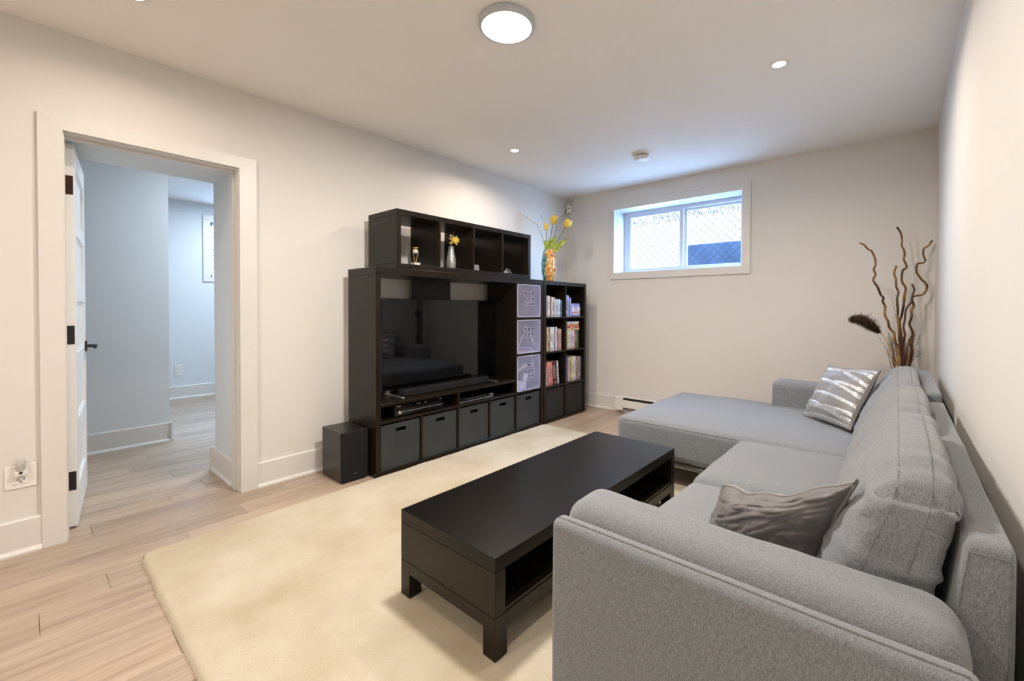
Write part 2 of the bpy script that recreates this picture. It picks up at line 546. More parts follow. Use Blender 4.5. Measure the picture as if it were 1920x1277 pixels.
# ------------------------------------------------------------------ floor made of planks
sub = B(HX-.2, W+.2, YB-.2, D+.3, -.12, -.012)
floor = struct('floor', sub, M['subfloor'], center=False)
PW, PL = 0.165, 1.22
pm = MB(); pm.box(-PW/2+.0006, PW/2-.0006, -.5, .5, -.012, 0)
pbm = bmesh.new()
bmesh.ops.create_cube(pbm, size=1)
for q in pbm.verts: q.co = Vector((q.co.x*(PW-.0010), q.co.y, -.006+q.co.z*.012))
tops = [e for e in pbm.edges if e.verts[0].co.z > -.001 and e.verts[1].co.z > -.001 and abs(e.verts[0].co.x-e.verts[1].co.x) < .01]
bmesh.ops.bevel(pbm, geom=tops, offset=.0012, segments=1, affect='EDGES')
pme = bpy.data.meshes.new('plank'); pbm.to_mesh(pme); pbm.free(); pme.materials.append(M['floor'])
def add_plank(xc, y0, y1):
    if y1-y0 < .02: return
    o = bpy.data.objects.new('plank', pme); COL.objects.link(o)
    o.parent = floor
    o.location = (xc, (y0+y1)/2, 0); o.scale = (1, y1-y0-.0016, 1)
joint = {2: .686, 3: .369, 4: .168, 1: .972, -6: 1.2}
rj = random.Random(3)
k = -25
while True:
    x0 = .035+k*PW
    if x0 > W: break
    xc = x0+PW/2
    if x0+PW < HX-.02:
        k += 1; continue
    j0 = joint.get(k, rj.uniform(0, PL))
    if xc > -T/2-.02:
        lo, hi = (YB, D)
    else:
        lo, hi = (-.75, 3.1)
    y = j0
    while y > lo: y -= PL
    while y < hi:
        add_plank(xc, max(lo, y), min(hi, y+PL)); y += PL
    k += 1

# ------------------------------------------------------------------ walls and ceiling
struct('ceiling', B(HX-.2, W+.2, YB-.2, D+.34, H, H+.15), M['ceil'], center=False)
w = MB()
w.box(-T, 0, YB, OY0-.018, -.01, H+.02); w.box(-T, 0, OY1+.018, D, -.01, H+.02); w.box(-T, 0, OY0-.018, OY1+.018, OZ+.018, H+.02)
struct('wall_left', w, M['wall'], center=False)
WX0, WX1, WZ0, WZ1 = .676, 2.063, 1.608, 2.337
YO = D+.32
w = MB()
w.box(-.3, WX0-.015, D, YO, -.1, H+.02); w.box(WX1+.015, W+.2, D, YO, -.1, H+.02)
w.box(WX0-.015, WX1+.015, D, YO, -.1, WZ0-.015); w.box(WX0-.015, WX1+.015, D, YO, WZ1+.015, H+.02)
struct('wall_back', w, M['wall'], center=False)
struct('wall_right', B(W, W+.2, YB, D+.01, -.1, H+.02), M['wall'], center=False)
struct('wall_front', B(-.2, W+.2, YB-.2, YB, -.1, H+.02), M['wall'], center=False)

# adjoining hall and room
struct('wall_hall_stub', B(-1.87, -1.73, -.9, .985, -.01, H+.01), M['hallwall'], center=False)
struct('wall_hall_right', B(-.6, -T, 1.048, 1.19, -.01, H+.01), M['hallwall'], center=False)
w = MB(); w.box(-.6, -T, -.8, 1.048, 2.092, H+.01)
struct('ceiling_soffit', w, M['hallwall'], center=False)
FZ0, FZ1, FY0, FY1 = 1.592, 2.356, 1.80, 2.86
w = MB()
w.box(HX-.2, HX+.1, -.9, FY0-.015, -.01, H+.01); w.box(HX-.2, HX+.1, FY1+.015, 3.2, -.01, H+.01)
w.box(HX-.2, HX+.1, FY0-.015, FY1+.015, -.01, FZ0-.015); w.box(HX-.2, HX+.1, FY0-.015, FY1+.015, FZ1+.015, H+.01)
struct('wall_hall_far', w, M['hallwall'], center=False)
struct('wall_hall_side', B(HX-.2, -T, 3.1, 3.3, -.1, H+.01), M['hallwall'], center=False)
struct('wall_hall_near', B(HX-.2, -T, -.9, -.75, -.1, H+.01), M['hallwall'], center=False)
HXF = HX+.1

# baseboards: flat board with a bevelled top and a shoe moulding
BH = .165
def base_poly(sgn=1):
    return [(0, 0), (.030*sgn, 0), (.030*sgn, .010), (.017*sgn, .022), (.015*sgn, .026), (.015*sgn, BH-.006), (.010*sgn, BH), (0, BH)]
def baseboard(name, plane, axis, a0, a1, sgn, mat=None):
    mb = MB()
    if axis == 'y': mb.prism([(plane+q[0]*sgn, q[1]) for q in base_poly()], 'y', a0, a1)
    else: mb.prism([(plane+q[0]*sgn, q[1]) for q in base_poly()], 'x', a0, a1)
    return struct(name, mb, mat or M['trim'], center=False)
CY0, CY1, CZ = .192, 1.132, 2.147              # outer edges of the door casing
baseboard('baseboard_left_near', 0, 'y', YB, CY0, 1)
baseboard('baseboard_left_far', 0, 'y', CY1, D, 1)
baseboard('baseboard_back', D, 'x', 0, W, -1)
baseboard('baseboard_right', W, 'y', YB, D, -1)
baseboard('baseboard_hall_stub', -1.73, 'y', -.75, .985, 1)
baseboard('baseboard_hall_stub_end', .985, 'x', -1.87, -1.70, 1)
baseboard('baseboard_hall_right', 1.048, 'x', -.6, -T, -1)
baseboard('baseboard_hall_right_end', -.6, 'y', 1.018, 1.19, -1)
baseboard('baseboard_hall_far', HXF, 'y', -.75, 3.1, 1)

# doorway: casing, jamb, stop
w = MB(); w.prism([(CY0, 0), (OY0-.006, 0), (OY0-.006, OZ+.006), (CY0, CZ)], 'x', 0, .02)
struct('trim_1', w, M['trim'])
w = MB(); w.prism([(OY1+.006, 0), (CY1, 0), (CY1, CZ), (OY1+.006, OZ+.006)], 'x', 0, .02)
struct('trim_2', w, M['trim'])
w = MB(); w.prism([(OY0-.006, OZ+.0065), (OY1+.006, OZ+.0065), (CY1-.0005, CZ), (CY0+.0005, CZ)], 'x', 0, .0198)
struct('trim_3', w, M['trim'])
w = MB()
w.box(-T, 0, OY0-.018, OY0, 0, OZ+.018, .001); w.box(-T, 0, OY1, OY1+.018, 0, OZ+.018, .001); w.box(-T, 0, OY0, OY1, OZ, OZ+.018, .001)
w.box(-T+.042, -T+.085, OY1-.011, OY1, 0, OZ-.011, .001); w.box(-T+.042, -T+.085, OY0, OY0+.004, 0, OZ-.011, .001); w.box(-T+.042, -T+.085, OY0, OY1, OZ-.011, OZ, .001)
jamb = struct('trim_4', w, M['trim'])
B(-T+.010, -T+.030, OY1-.0015, OY1, .90, .97).build('strike_plate', M['black_metal'], jamb)

# ------------------------------------------------------------------ the open door
DO = Vector((-.150, .286, .010)); dd = Vector((-.9932, .1165, 0)).normalized(); dn = Vector((dd.y*-1, dd.x, 0)); dn = Vector((.1165, .9932, 0))
DM = Matrix(((dd.x, dn.x, 0, DO.x), (dd.y, dn.y, 0, DO.y), (0, 0, 1, DO.z), (0, 0, 0, 1)))
DL, DT, DH = .745, .038, 2.045
d = MB(); st = .105
d.box(0, st, 0, DT, 0, DH, .0015, DM); d.box(DL-st, DL, 0, DT, 0, DH, .0015, DM)
rails = [(0, .20)]
ph_ = (DH-.20-.11-4*.085)/5
zz = .20; spans = []
for i in range(5):
    spans.append((zz, zz+ph_)); zz += ph_
    rails.append((zz, zz+(.085 if i < 4 else .11))); zz += .085
for a, b in rails: d.box(st, DL-st, 0, DT, a, b, .0015, DM)
door = d.build('door_1', M['doorw'], center=False); door['kind'] = 'structure'
for a, b in spans:
    p = MB(); p.box(st-.004, DL-st+.004, .012, DT-.012, a-.004, b+.004, 0, DM)
    for z0, z1 in ((a, a+.012), (b-.012, b)):
        p.box(st, DL-st, .006, DT-.006, z0, z1, .003, DM)
    p.box(st, st+.012, .006, DT-.006, a, b, .003, DM); p.box(DL-st-.012, DL-st, .006, DT-.006, a, b, .003, DM)
    p.build('door_panel', M['doorw'], door)
for z, mt_, lb in ((1.832, 'redbrown_metal', 'dark reddish bronze hinge'), (1.035, 'black_metal', None), (.252, 'black_metal', None)):
    p = MB(); p.box(-.003, .0, .002, DT-.004, z-.055, z+.045, .001, DM)
    p.tube([DM @ Vector((-.006, -.002, z-.055)), DM @ Vector((-.006, -.002, z+.045))], .006, 8)
    for dz in (-.04, -.005, .03): p.tube([DM @ Vector((-.003, .018, z+dz)), DM @ Vector((-.0045, .018, z+dz))], .004, 8)
    h = p.build('hinge', M[mt_], door)
    if lb: h['label'] = lb
p = MB(); hx, hz = DL-.065, .925
p.box(hx-.033, hx+.033, DT, DT+.009, hz-.033, hz+.033, .001, DM)
hd = p.build('door_handle', M['black_metal'], door)
p = MB(); p.tube([DM @ Vector((hx, DT+.008, hz)), DM @ Vector((hx, DT+.052, hz))], .010, 10)
p.box(hx-.125, hx+.012, DT+.042, DT+.058, hz-.010, hz+.010, .003, DM)
p.build('lever', M['black_metal'], hd)

# ------------------------------------------------------------------ windows
def window_casing(name, x0, x1, z0, z1, cw, P, mat):
    mb = MB()
    for a in ((x0-cw, x1+cw, z1, z1+cw), (x0-cw, x1+cw, z0-cw, z0), (x0-cw, x0, z0, z1), (x1, x1+cw, z0, z1)):
        P(mb, *a)
    return struct(name, mb, mat)
cw = .062
def Pb(mb, x0, x1, z0, z1): mb.box(x0, x1, D-.018, D, z0, z1, .002)
mb = MB()
Pb(mb, WX0-.054, WX1+.079, WZ1, WZ1+.072); Pb(mb, WX0-.054, WX1+.079, WZ0-.079, WZ0); Pb(mb, WX0-.054, WX0, WZ0, WZ1); Pb(mb, WX1, WX1+.079, WZ0, WZ1)
struct('trim_5', mb, M['trim'])
mb = MB()   # jamb liner
mb.box(WX0-.015, WX0, D-.004, YO-.02, WZ0-.015, WZ1+.015); mb.box(WX1, WX1+.015, D-.004, YO-.02, WZ0-.015, WZ1+.015)
mb.box(WX0, WX1, D-.004, YO-.02, WZ0-.015, WZ0); mb.box(WX0, WX1, D-.004, YO-.02, WZ1, WZ1+.015)
struct('trim_6', mb, M['vinyl'])
YF = 4.855
win = MB()
fw = .048
for a in ((WX0, WX0+fw, WZ0, WZ1), (WX1-fw, WX1, WZ0, WZ1), (WX0+fw, WX1-fw, WZ0, WZ0+fw-.012), (WX0+fw, WX1-fw, WZ1-fw+.008, WZ1)):
    win.box(a[0], a[1], YF, YF+.075, a[2], a[3], .003)
window = win.build('window_1', M['vinyl']); window['kind'] = 'structure'
def sash(x0, x1, y0, s0, s1):
    z0, z1 = WZ0+fw-.014, WZ1-fw+.01
    mb = MB(); t = .026
    mb.box(x0, x0+s0, y0, y0+.028, z0, z1, .003); mb.box(x1-s1, x1, y0, y0+.028, z0, z1, .003)
    mb.box(x0+s0, x1-s1, y0, y0+.028, z0, z0+t, .003); mb.box(x0+s0, x1-s1, y0, y0+.028, z1-t, z1, .003)
    s = mb.build('sash', M['vinyl'], window)
    B(x0+s0, x1-s1, y0+.011, y0+.016, z0+t, z1-t).build('pane', M['glass'], s)
    return s
sash(WX0+fw-.002, 1.400, YF+.006, .040, .045)
sash(1.370, WX1-fw+.002, YF+.040, .058, .034)
lt = MB(); lt.box(1.362, 1.378, YF-.004, YF+.008, 1.94, 2.0, .003); lt.build('latch', M['vinyl'], window)

# far room window
mb = MB(); cw = .085
for a in ((FY0-cw, FY1+cw, FZ1, FZ1+.073), (FY0-cw, FY1+cw, FZ0-.06, FZ0), (FY0-cw, FY0, FZ0, FZ1), (FY1, FY1+cw, FZ0, FZ1)):
    mb.box(HXF, HXF+.018, a[0], a[1], a[2], a[3], .002)
struct('trim_7', mb, M['trim'])
mb = MB()
for a in ((FY0, FY0+.05, FZ0, FZ1), (FY1-.05, FY1, FZ0, FZ1), (FY0, FY1, FZ0, FZ0+.05), (FY0, FY1, FZ1-.05, FZ1)):
    mb.box(HXF-.2, HXF-.13, a[0], a[1], a[2], a[3], .003)
win2 = mb.build('window_2', M['vinyl']); win2['kind'] = 'structure'
B(HXF-.17, HXF-.165, FY0+.05, FY1-.05, FZ0+.05, FZ1-.05).build('pane', M['glass'], win2)
mb = MB()
mb.box(HXF-.28, HXF, FY0-.015, FY0, FZ0-.015, FZ1+.015); mb.box(HXF-.28, HXF, FY1, FY1+.015, FZ0-.015, FZ1+.015)
mb.box(HXF-.28, HXF, FY0, FY1, FZ0-.015, FZ0); mb.box(HXF-.28, HXF, FY0, FY1, FZ1, FZ1+.015)
struct('trim_8', mb, M['vinyl'])

# ------------------------------------------------------------------ outside the windows
og = MB(); og.box(-14, 10, YO, 24, 1.15, 1.40); og.box(-24, HX-.2, -10, YO, 1.15, 1.40)
struct('ground', og, M['snow'], center=False)
nb = thing('neighbouring_house', 'bright pale house wall beyond the fence outside the basement window', 'house', (1, 9.2, 1.4))
B(-4, 6, 9.25, 9.6, 1.4, 5.4).build('wall', M['siding'], nb)
B(-4.05, 6.05, 9.2, 9.65, 5.4, 5.5, .01).build('coping', M['siding'], nb)
nb2 = thing('neighbouring_house', 'white clapboard house wall beyond the small window of the far room', 'house', (-7.2, 2.5, 1.4))
B(-7.6, -7.25, -2, 7, 1.4, 4.6).build('wall', M['siding'], nb2)
zz = 1.42
for i in range(26):
    c = MB(); c.prism([(-7.25, zz), (-7.215, zz+.004), (-7.24, zz+.112), (-7.25, zz+.112)], 'y', -2, 7); c.build('clapboard', M['siding'], nb2); zz += .115
gb = B(.80, 3.2, 6.5, 7.0, 1.4, 2.13, .02).build('shade_block', M['shaded'])  # dark block whose colour stands in for the shadow band on the house wall
tag(gb, 'low blue grey concrete block standing in for a shadow band behind the chain link fence', 'wall')
fence = thing('chain_link_fence', 'galvanised chain link fence outside the basement window', 'fence', (1, 5.55, 1.4))
wm = MB(); pt = .055
n = int(4.0/pt); pt = .05
for i in range(n):
    x = -1.2+i*pt
    pts = []
    for j in range(25):
        pts.append((x+(pt if (i+j) % 2 else 0), 5.55+(.003 if j % 2 else -.003), 1.42+j*pt))
    wm.tube(pts, .0032, 4, False)
wmo = wm.build('wire_mesh', M['wire'], fence, kind='stuff', fixn=False)
for x in (-1.2, 2.8):
    mb = MB(); mb.tube([(x, 5.55, 1.4), (x, 5.55, 2.75)], .024, 10); mb.build('post', M['wire'], fence)
mb = MB(); mb.tube([(-1.2, 5.55, 2.66), (2.8, 5.55, 2.66)], .017, 8); mb.build('top_rail', M['wire'], fence)
ev = thing('evergreen_tree', 'evergreen tree outside with a drooping branch across the top of the window', 'tree', (3.3, 5.25, 1.4))
mb = MB(); mb.tube([(-.6, 5.32, 2.47), (.3, 5.3, 2.44), (1.0, 5.3, 2.44), (1.9, 5.28, 2.47), (2.8, 5.34, 2.55)], [.008, .009, .01, .012, .014], 6); mb.build('twig', M['twig'], ev)
mb = MB(); mb.tube([(3.3, 5.25, 1.4), (3.32, 5.25, 2.6), (3.3, 5.25, 4.2)], [.10, .08, .03], 10); mb.tube([(2.75, 5.34, 2.54), (3.3, 5.25, 2.7)], [.016, .03], 6); mb.build('trunk', M['twig'], ev)
rr = random.Random(11); lf = MB()
for i in range(900):
    x = rr.uniform(-.3, 2.6)
    drop = rr.uniform(-.05, .09)*(1+.8*noise.noise(Vector((x*5, 0, 0))))
    if abs(x-.85) < .07 and rr.random() < .9: drop = rr.uniform(0, .24)*(1-abs(x-.85)/.09)
    c = Vector((x, 5.3+rr.uniform(-.06, .06), 2.395-drop))
    a = rr.uniform(0, 2*pi); dv = Vector((cos(a)*.5, .3*sin(a*3), -1+.6*sin(a))).normalized()*rr.uniform(.03, .05); sd = Vector((rr.uniform(-1, 1), rr.uniform(-1, 1), 0)).normalized()*.006
    lf.quad(c, c+dv*.5+sd, c+dv, c+dv*.5-sd)
lf.build('needles', M['needle'], ev, kind='stuff', fixn=False)

# ------------------------------------------------------------------ ceiling fixtures
def area_light(name, loc, size, watts, color, parent, spread=180):
    l = bpy.data.lights.new(name, 'AREA'); l.shape = 'DISK'; l.size = size; l.energy = watts; l.color = color; l.spread = radians(spread)
    o = bpy.data.objects.new(name, l); COL.objects.link(o)
    o.location = Vector(loc)-BASE[parent.name]; o.parent = parent
    return o
def flush_light(LX, LY, label, k=1.0):
    fl = thing('ceiling_light', label, 'ceiling light', (LX, LY, H))
    mb = MB(); mb.lathe([(.132, H), (.136, H-.003), (.136, H-.026), (.132, H-.031), (.122, H-.033), (.1195, H-.030), (.119, H-.024)], (LX, LY, 0), 48); mb.build('rim', M['rim'], fl, auto=40)
    mb = MB(); mb.lathe([(.119, H-.024), (.119, H-.029), (.07, H-.031), (.001, H-.032)], (LX, LY, 0), 48); mb.build('diffuser', M['led'], fl, auto=40)
    area_light('flush_lamp', (LX, LY, H-.036), .23, FLUSH_W*k, NEUT, fl)
flush_light(1.762, 1.660, 'round flush ceiling light with grey rim, lit bright white')
flush_light(1.762, -1.40, 'added unseen fill light overhead behind the viewpoint', REAR_FILL_K)  # unseen light added to brighten surfaces that face the camera

def spot(x, y, label, k=1.0):
    t = thing('recessed_downlight', label, 'downlight', (x, y, H), 'recessed downlights')
    mb = MB(); mb.lathe([(.034, H-.001), (.034, H-.003), (.047, H-.005), (.052, H-.003), (.053, H)], (x, y, 0), 28); mb.build('trim_ring', M['plastic_white'], t, auto=40)
    mb = MB(); mb.lathe([(.034, H-.001), (.034, H-.0025), (.001, H-.003)], (x, y, 0), 24); mb.build('lens', M['lens'], t, auto=40)
    area_light('downlight_lamp', (x, y, H-.007), .066, SPOT_W*k, WARM, t, 160)
    return t
spot(.633, 2.943, 'lit recessed downlight in the ceiling above the black media unit')
spot(2.694, 2.909, 'lit recessed downlight in the ceiling nearest the window wall on the right')
spot(.616, .470, 'lit recessed downlight cut by the top edge near the doorway', .4)
spot(2.694, .470, 'added unseen downlight overhead near the sofa arm', .4)  # added out of view, completes the grid and gives extra light
spot(.616, -1.75, 'added unseen downlight at the doorway side behind the viewpoint', .4)  # extra downlight added behind the viewpoint for more light
spot(2.694, -1.75, 'added unseen downlight at the sofa side behind the viewpoint', .4)  # likewise added for light, never in view
hl = thing('ceiling_light', 'added fill light for the hall, out of sight past the doorway', 'ceiling light', (-1.15, 1.75, H))  # unseen fixture added to brighten the hall
mb = MB(); mb.lathe([(.135, H), (.14, H-.03), (.12, H-.05), (.118, H-.045)], (-1.15, 1.75, 0), 32); mb.build('rim', M['plastic_white'], hl, auto=40)
mb = MB(); mb.lathe([(.118, H-.04), (.118, H-.046), (.001, H-.05)], (-1.15, 1.75, 0), 32); mb.build('diffuser', M['led'], hl, auto=40)
area_light('hall_fill_lamp', (-1.15, 1.75, H-.055), .23, HALL_FILL_W, (.72, .86, 1.0), hl)

hl = thing('ceiling_light', 'added fill light for the far room, out of sight past the hall', 'ceiling light', (-3.0, 2.1, H))  # another added fixture out of view, lights the far room
mb = MB(); mb.lathe([(.135, H), (.14, H-.03), (.12, H-.05), (.118, H-.045)], (-3.0, 2.1, 0), 32); mb.build('rim', M['plastic_white'], hl, auto=40)
mb = MB(); mb.lathe([(.118, H-.04), (.118, H-.046), (.001, H-.05)], (-3.0, 2.1, 0), 32); mb.build('diffuser', M['led'], hl, auto=40)
area_light('hall_fill_lamp', (-3.0, 2.1, H-.055), .23, HALL_FILL_W*1.05, (.72, .86, 1.0), hl)
sd = thing('smoke_detector', 'round white smoke detector on the ceiling in front of the window', 'smoke detector', (1.442, 3.749, H))
mb = MB(); mb.lathe([(.085, H), (.085, H-.006), (.07, H-.012), (.001, H-.012)], (1.442, 3.749, 0), 32); mb.build('base', M['plastic_white'], sd, auto=35)
mb = MB(); mb.lathe([(.058, H-.012), (.058, H-.022), (.001, H-.022)], (1.442, 3.749, 0), 32); mb.build('vent', simple('grey_vent', (.10, .11, .12), .6), sd, auto=35)
mb = MB(); mb.lathe([(.070, H-.021), (.074, H-.026), (.072, H-.040), (.055, H-.050), (.001, H-.052)], (1.442, 3.749, 0), 32); mb.build('cover', M['plastic_white'], sd, auto=35)

ms = thing('motion_sensor', 'small white motion sensor high in the corner beside the window', 'sensor', (.04, 4.59, 2.39))
mm = Matrix.Translation((.042, 4.585, 2.437)) @ Matrix.Rotation(radians(45), 4, 'Z')
mb = MB(); mb.box(-.030, .030, -.02, .02, -.048, .048, .008, mm); mb.build('housing', M['plastic_white'], ms, auto=40)
mb = MB(); mb.box(-.012, .012, -.0225, -.019, -.002, .008, .001, mm); mb.build('lens', M['dark'], ms)

# ------------------------------------------------------------------ outlets and heaters
ot = thing('wall_outlet', 'white double-width outlet plate with a plug-in light left of the doorway', 'outlet', (0, .127, .316))
B(0, .006, .076, .178, .316, .428, .002).build('plate', M['plastic_white'], ot)
B(.005, .0085, .100, .152, .338, .406, .001).build('receptacle', M['plastic_white'], ot)
mb = MB()
for y, z, a, b in ((.118, .359, .0018, .005), (.137, .361, .0018, .005), (.127, .349, .004, .0025)): mb.box(.0084, .0090, y-a, y+a, z-b, z+b)
mb.build('slots', M['dark'], ot)
pl = thing('night_light', 'clear ribbed plug-in night light in the outlet left of the doorway', 'night light', (.0088, .127, .385))
B(.0091, .034, .108, .146, .381, .406, .004).build('plug_body', M['plastic_white'], pl)
mb = MB(); mb.lathe([(.014, .404), (.016, .41), (.016, .44), (.012, .455), (.001, .458)], (.022, .127, 0), 16)
mt_, nt_, b_ = newmat('clear_ribbed_plastic'); b_.inputs['Base Color'].default_value = (.86, .84, .80, 1); b_.inputs['Roughness'].default_value = .15; b_.inputs['Transmission Weight'].default_value = .6
mb.build('lamp_cover', mt_, pl, auto=40)
mb = MB(); mb.lathe([(.006, 0), (.006, .0015), (.001, .002)], (.034, .127, .396), 12, Matrix.Rotation(radians(90), 4, 'Y')); mb.build('sensor_eye', M['dark'], pl)
o2 = thing('wall_outlet', 'single white outlet low on the pale wall of the far room', 'outlet', (HXF, 1.445, .30))
B(HXF, HXF+.006, 1.409, 1.481, .300, .438, .002).build('plate', M['plastic_white'], o2)
for z in (.342, .396):
    B(HXF+.006, HXF+.009, 1.427, 1.463, z-.017, z+.017, .003).build('receptacle', M['plastic_white'], o2)
    mb = MB(); mb.box(HXF+.009, HXF+.0095, 1.436, 1.439, z-.004, z+.008); mb.box(HXF+.009, HXF+.0095, 1.451, 1.454, z-.004, z+.008); mb.build('slots', M['dark'], o2)

def heater(label, P, a0, a1, loc):
    """P(a0,a1,d0,d1,z0,z1) puts a box at length a, distance d from the wall"""
    t = thing('baseboard_heater', label, 'heater', loc)
    def part(name, mat, boxes, bev=.003):
        mb = MB()
        for b in boxes: mb.box(*P(*b), bev)
        mb.build(name, mat, t)
    part('back_plate', M['plastic_white'], [(a0, a1, .0302, .034, .03, .185)], .001)
    part('end_cap', M['plastic_white'], [(a0, a0+.10, .034, .080, .03, .180)])
    part('end_cap', M['plastic_white'], [(a1-.10, a1, .034, .080, .03, .180)])
    part('front_panel', M['plastic_white'], [(a0+.10, a1-.10, .072, .080, .062, .150)])
    part('top_lip', M['plastic_white'], [(a0+.10, a1-.10, .034, .074, .176, .182)], .001)
    part('element', M['dark'], [(a0+.10, a1-.10, .036, .066, .05, .17)], .002)
    return t
heater('white baseboard heater along the window wall behind the chaise', lambda a0, a1, d0, d1, z0, z1: (a0, a1, D-d1, D-d0, z0, z1), .735, 2.35, (1.5, D-.05, 0))
heater('white baseboard heater under the far room window, end just showing', lambda a0, a1, d0, d1, z0, z1: (HXF+d0, HXF+d1, a0, a1, z0, z1), 1.86, 2.9, (HXF+.05, 2.4, 0))

# ------------------------------------------------------------------ rug
rx0, rx1, ry0, ry1 = .479, 2.60, .485, 3.565
mb = MB()
RTOP = .020
def rugp(u, v):
    x = rx0+(rx1-rx0)*u; y = ry0+(ry1-ry0)*v
    e = min(x-rx0, rx1-x, y-ry0, ry1-y)
    z = RTOP*(1-(max(0, 1-e/.022))**2.2)
    # rounded corners and a slightly wavy edge
    for cx, cy in ((rx0, ry0), (rx1, ry0), (rx0, ry1), (rx1, ry1)):
        dx, dy = abs(x-cx), abs(y-cy)
        if dx < .06 and dy < .06:
            k = (.06-dx)/.06*(.06-dy)/.06
            x += (.02*k)*(1 if cx == rx0 else -1); y += (.02*k)*(1 if cy == ry0 else -1)
    wob = .006*noise.noise(Vector((x*6, y*6, 0)))
    x += wob; y += wob
    z += (.0022*noise.noise(Vector((x*9, y*9, 2))) + .0012*noise.noise(Vector((x*45, y*45, 1))))*min(1, e/.03)
    return (x, y, max(.001, z))
def warp(t, n, edge):   # denser rows along the edge
    return t
us = [0, .002, .004, .007, .011, .016] + [.022+.956*i/110 for i in range(111)] + [.984, .989, .993, .996, .998, 1]
vs = [0, .0014, .003, .005, .008, .011] + [.015+.97*i/150 for i in range(151)] + [.989, .992, .995, .997, .9986, 1]
n0 = 0
for v in vs:
    for u in us: mb.v.append(Vector(rugp(u, v)))
nu = len(us)
for j in range(len(vs)-1):
    for i in range(nu-1):
        a = j*nu+i; mb.f.append((a, a+1, a+nu+1, a+nu)); mb.mi.append(0)
rug = thing('area_rug', 'cream wool area rug with faint stains on the wood floor', 'rug', (1.5, 2.0, 0))
mb.build('pile', M['rug'], rug, smooth=True)
mb = MB(); rb = .004
mb.box(rx0+.013, rx1-.013, ry0+.013, ry1-.013, .0004, .004); mb.build('backing', M['rug_back'], rug)
rr = random.Random(5); fr = MB()
for i in range(1500):
    if i % 2: x, y, dx, dy = rr.uniform(rx0+.02, 2.3), ry0+.004, 0, -1
    else: x, y, dx, dy = rx0+.004, rr.uniform(ry0+.02, ry1-.02), -1, 0
    wob = .006*noise.noise(Vector((x*6, y*6, 0)))
    L = rr.uniform(.003, .009); s_ = rr.uniform(-.4, .4)*L
    p = Vector((x+wob, y+wob, rr.uniform(.003, .013))); q = p+Vector((dx*L+dy*s_, dy*L+dx*s_, rr.uniform(-.003, .002)))
    q.z = max(q.z, .0012)
    t = Vector((dy, dx, 0))*.0007
    fr.quad(p-t, p+t, q+t*.5, q-t*.5)
fr.build('fringe', M['rug'], rug, kind='stuff', fixn=False)

# ------------------------------------------------------------------ coffee table
tx0, tx1, ty0, ty1, tz, rz = 1.679, 2.2243, 1.130, 2.6176, .367, RTOP+.0012
ct = thing('coffee_table', 'long black-brown coffee table with open shelf on the cream rug', 'coffee table', ((tx0+tx1)/2, (ty0+ty1)/2, rz))
zs = .166
B(tx0, tx1, ty0, ty1, tz-.050, tz, .0015).build('tabletop', M['bb_top'], ct)
B(tx0, tx1, ty0, ty0+.050, zs+.001, tz-.051, .0012).build('end_panel', M['bb_y'], ct)
B(tx0, tx1, ty1-.050, ty1, zs+.001, tz-.051, .0012).build('end_panel', M['bb_y'], ct)
B(tx0+.004, tx0+.020, ty0+.051, ty1-.051, zs+.013, tz-.051).build('back_panel', M['bb_y'], ct)
B(tx0+.002, tx1-.004, ty0+.051, ty1-.051, zs, zs+.012).build('shelf', M['bb_y'], ct)
lw = .058
for y0 in (ty0, ty1-lw): B(tx0+lw, tx1-lw, y0, y0+lw, .118, zs-.001, .001).build('apron', M['bb_y'], ct)
for x0 in (tx0, tx1-lw): B(x0, x0+lw, ty0+lw, ty1-lw, .118, zs-.001, .001).build('apron', M['bb_y'], ct)
for x0 in (tx0, tx1-lw):
    for y0 in (ty0, ty1-lw): B(x0, x0+lw, y0, y0+lw, rz, zs-.001, .0012).build('leg', M['bb_z'], ct)

# ------------------------------------------------------------------ television unit
XF, XB = .471, .081
uy0, uy1 = 1.713, 3.556
tv = thing('media_unit', 'large black-brown television storage unit against the left wall', 'tv unit', (.28, 2.63, 0))
TH = 1.475
B(XB, XF, uy0, uy0+.038, 0, TH-.051, .001).build('side_panel', M['bb_z'], tv)
B(XB, XF, uy1-.034, uy1, 0, TH-.051, .001).build('side_panel', M['bb_z'], tv)
B(XB, XF, uy0, uy1, TH-.050, TH, .0012).build('top_panel', M['bb_y'], tv)
B(XB, XF, uy0+.039, uy1-.035, .001, .036, .001).build('bottom_panel', M['bb_y'], tv)
yc0, yc1 = 3.144, 3.162                        # divider before the narrow column
B(XB, XF-.001, yc0, yc1, .037, TH-.051, .0008).build('divider', M['bb_z'], tv)
B(XB, XF-.001, uy0+.039, yc0-.001, .492, .512, .0008).build('tv_shelf', M['bb_y'], tv)
B(XB, XF-.001, uy0+.039, yc0-.001, .372, .390, .0008).build('shelf', M['bb_y'], tv)
B(XB, XF-.002, 2.442, 2.460, .391, .491, .0006).build('divider', M['bb_z'], tv)
for a, b in ((2.084, 2.102), (2.442, 2.460), (2.800, 2.818)):
    B(XB, XF-.002, a, b, .037, .371, .0006).build('divider', M['bb_z'], tv)
for z in (.3725, .735, 1.085):
    B(XB, XF-.001, yc1+.001, uy1-.035, z, z+.018, .0006).build('shelf', M['bb_y'], tv)
B(XB, XB+.012, 2.267, 2.668, .513, TH-.051).build('back_panel', M['bb_y'], tv)
B(XB, XB+.008, uy0+.039, uy1-.035, .037, .491).build('back_panel', M['bb_y'], tv)
B(XB, XB+.008, yc1, uy1-.035, .512, TH-.051).build('back_panel', M['bb_y'], tv)

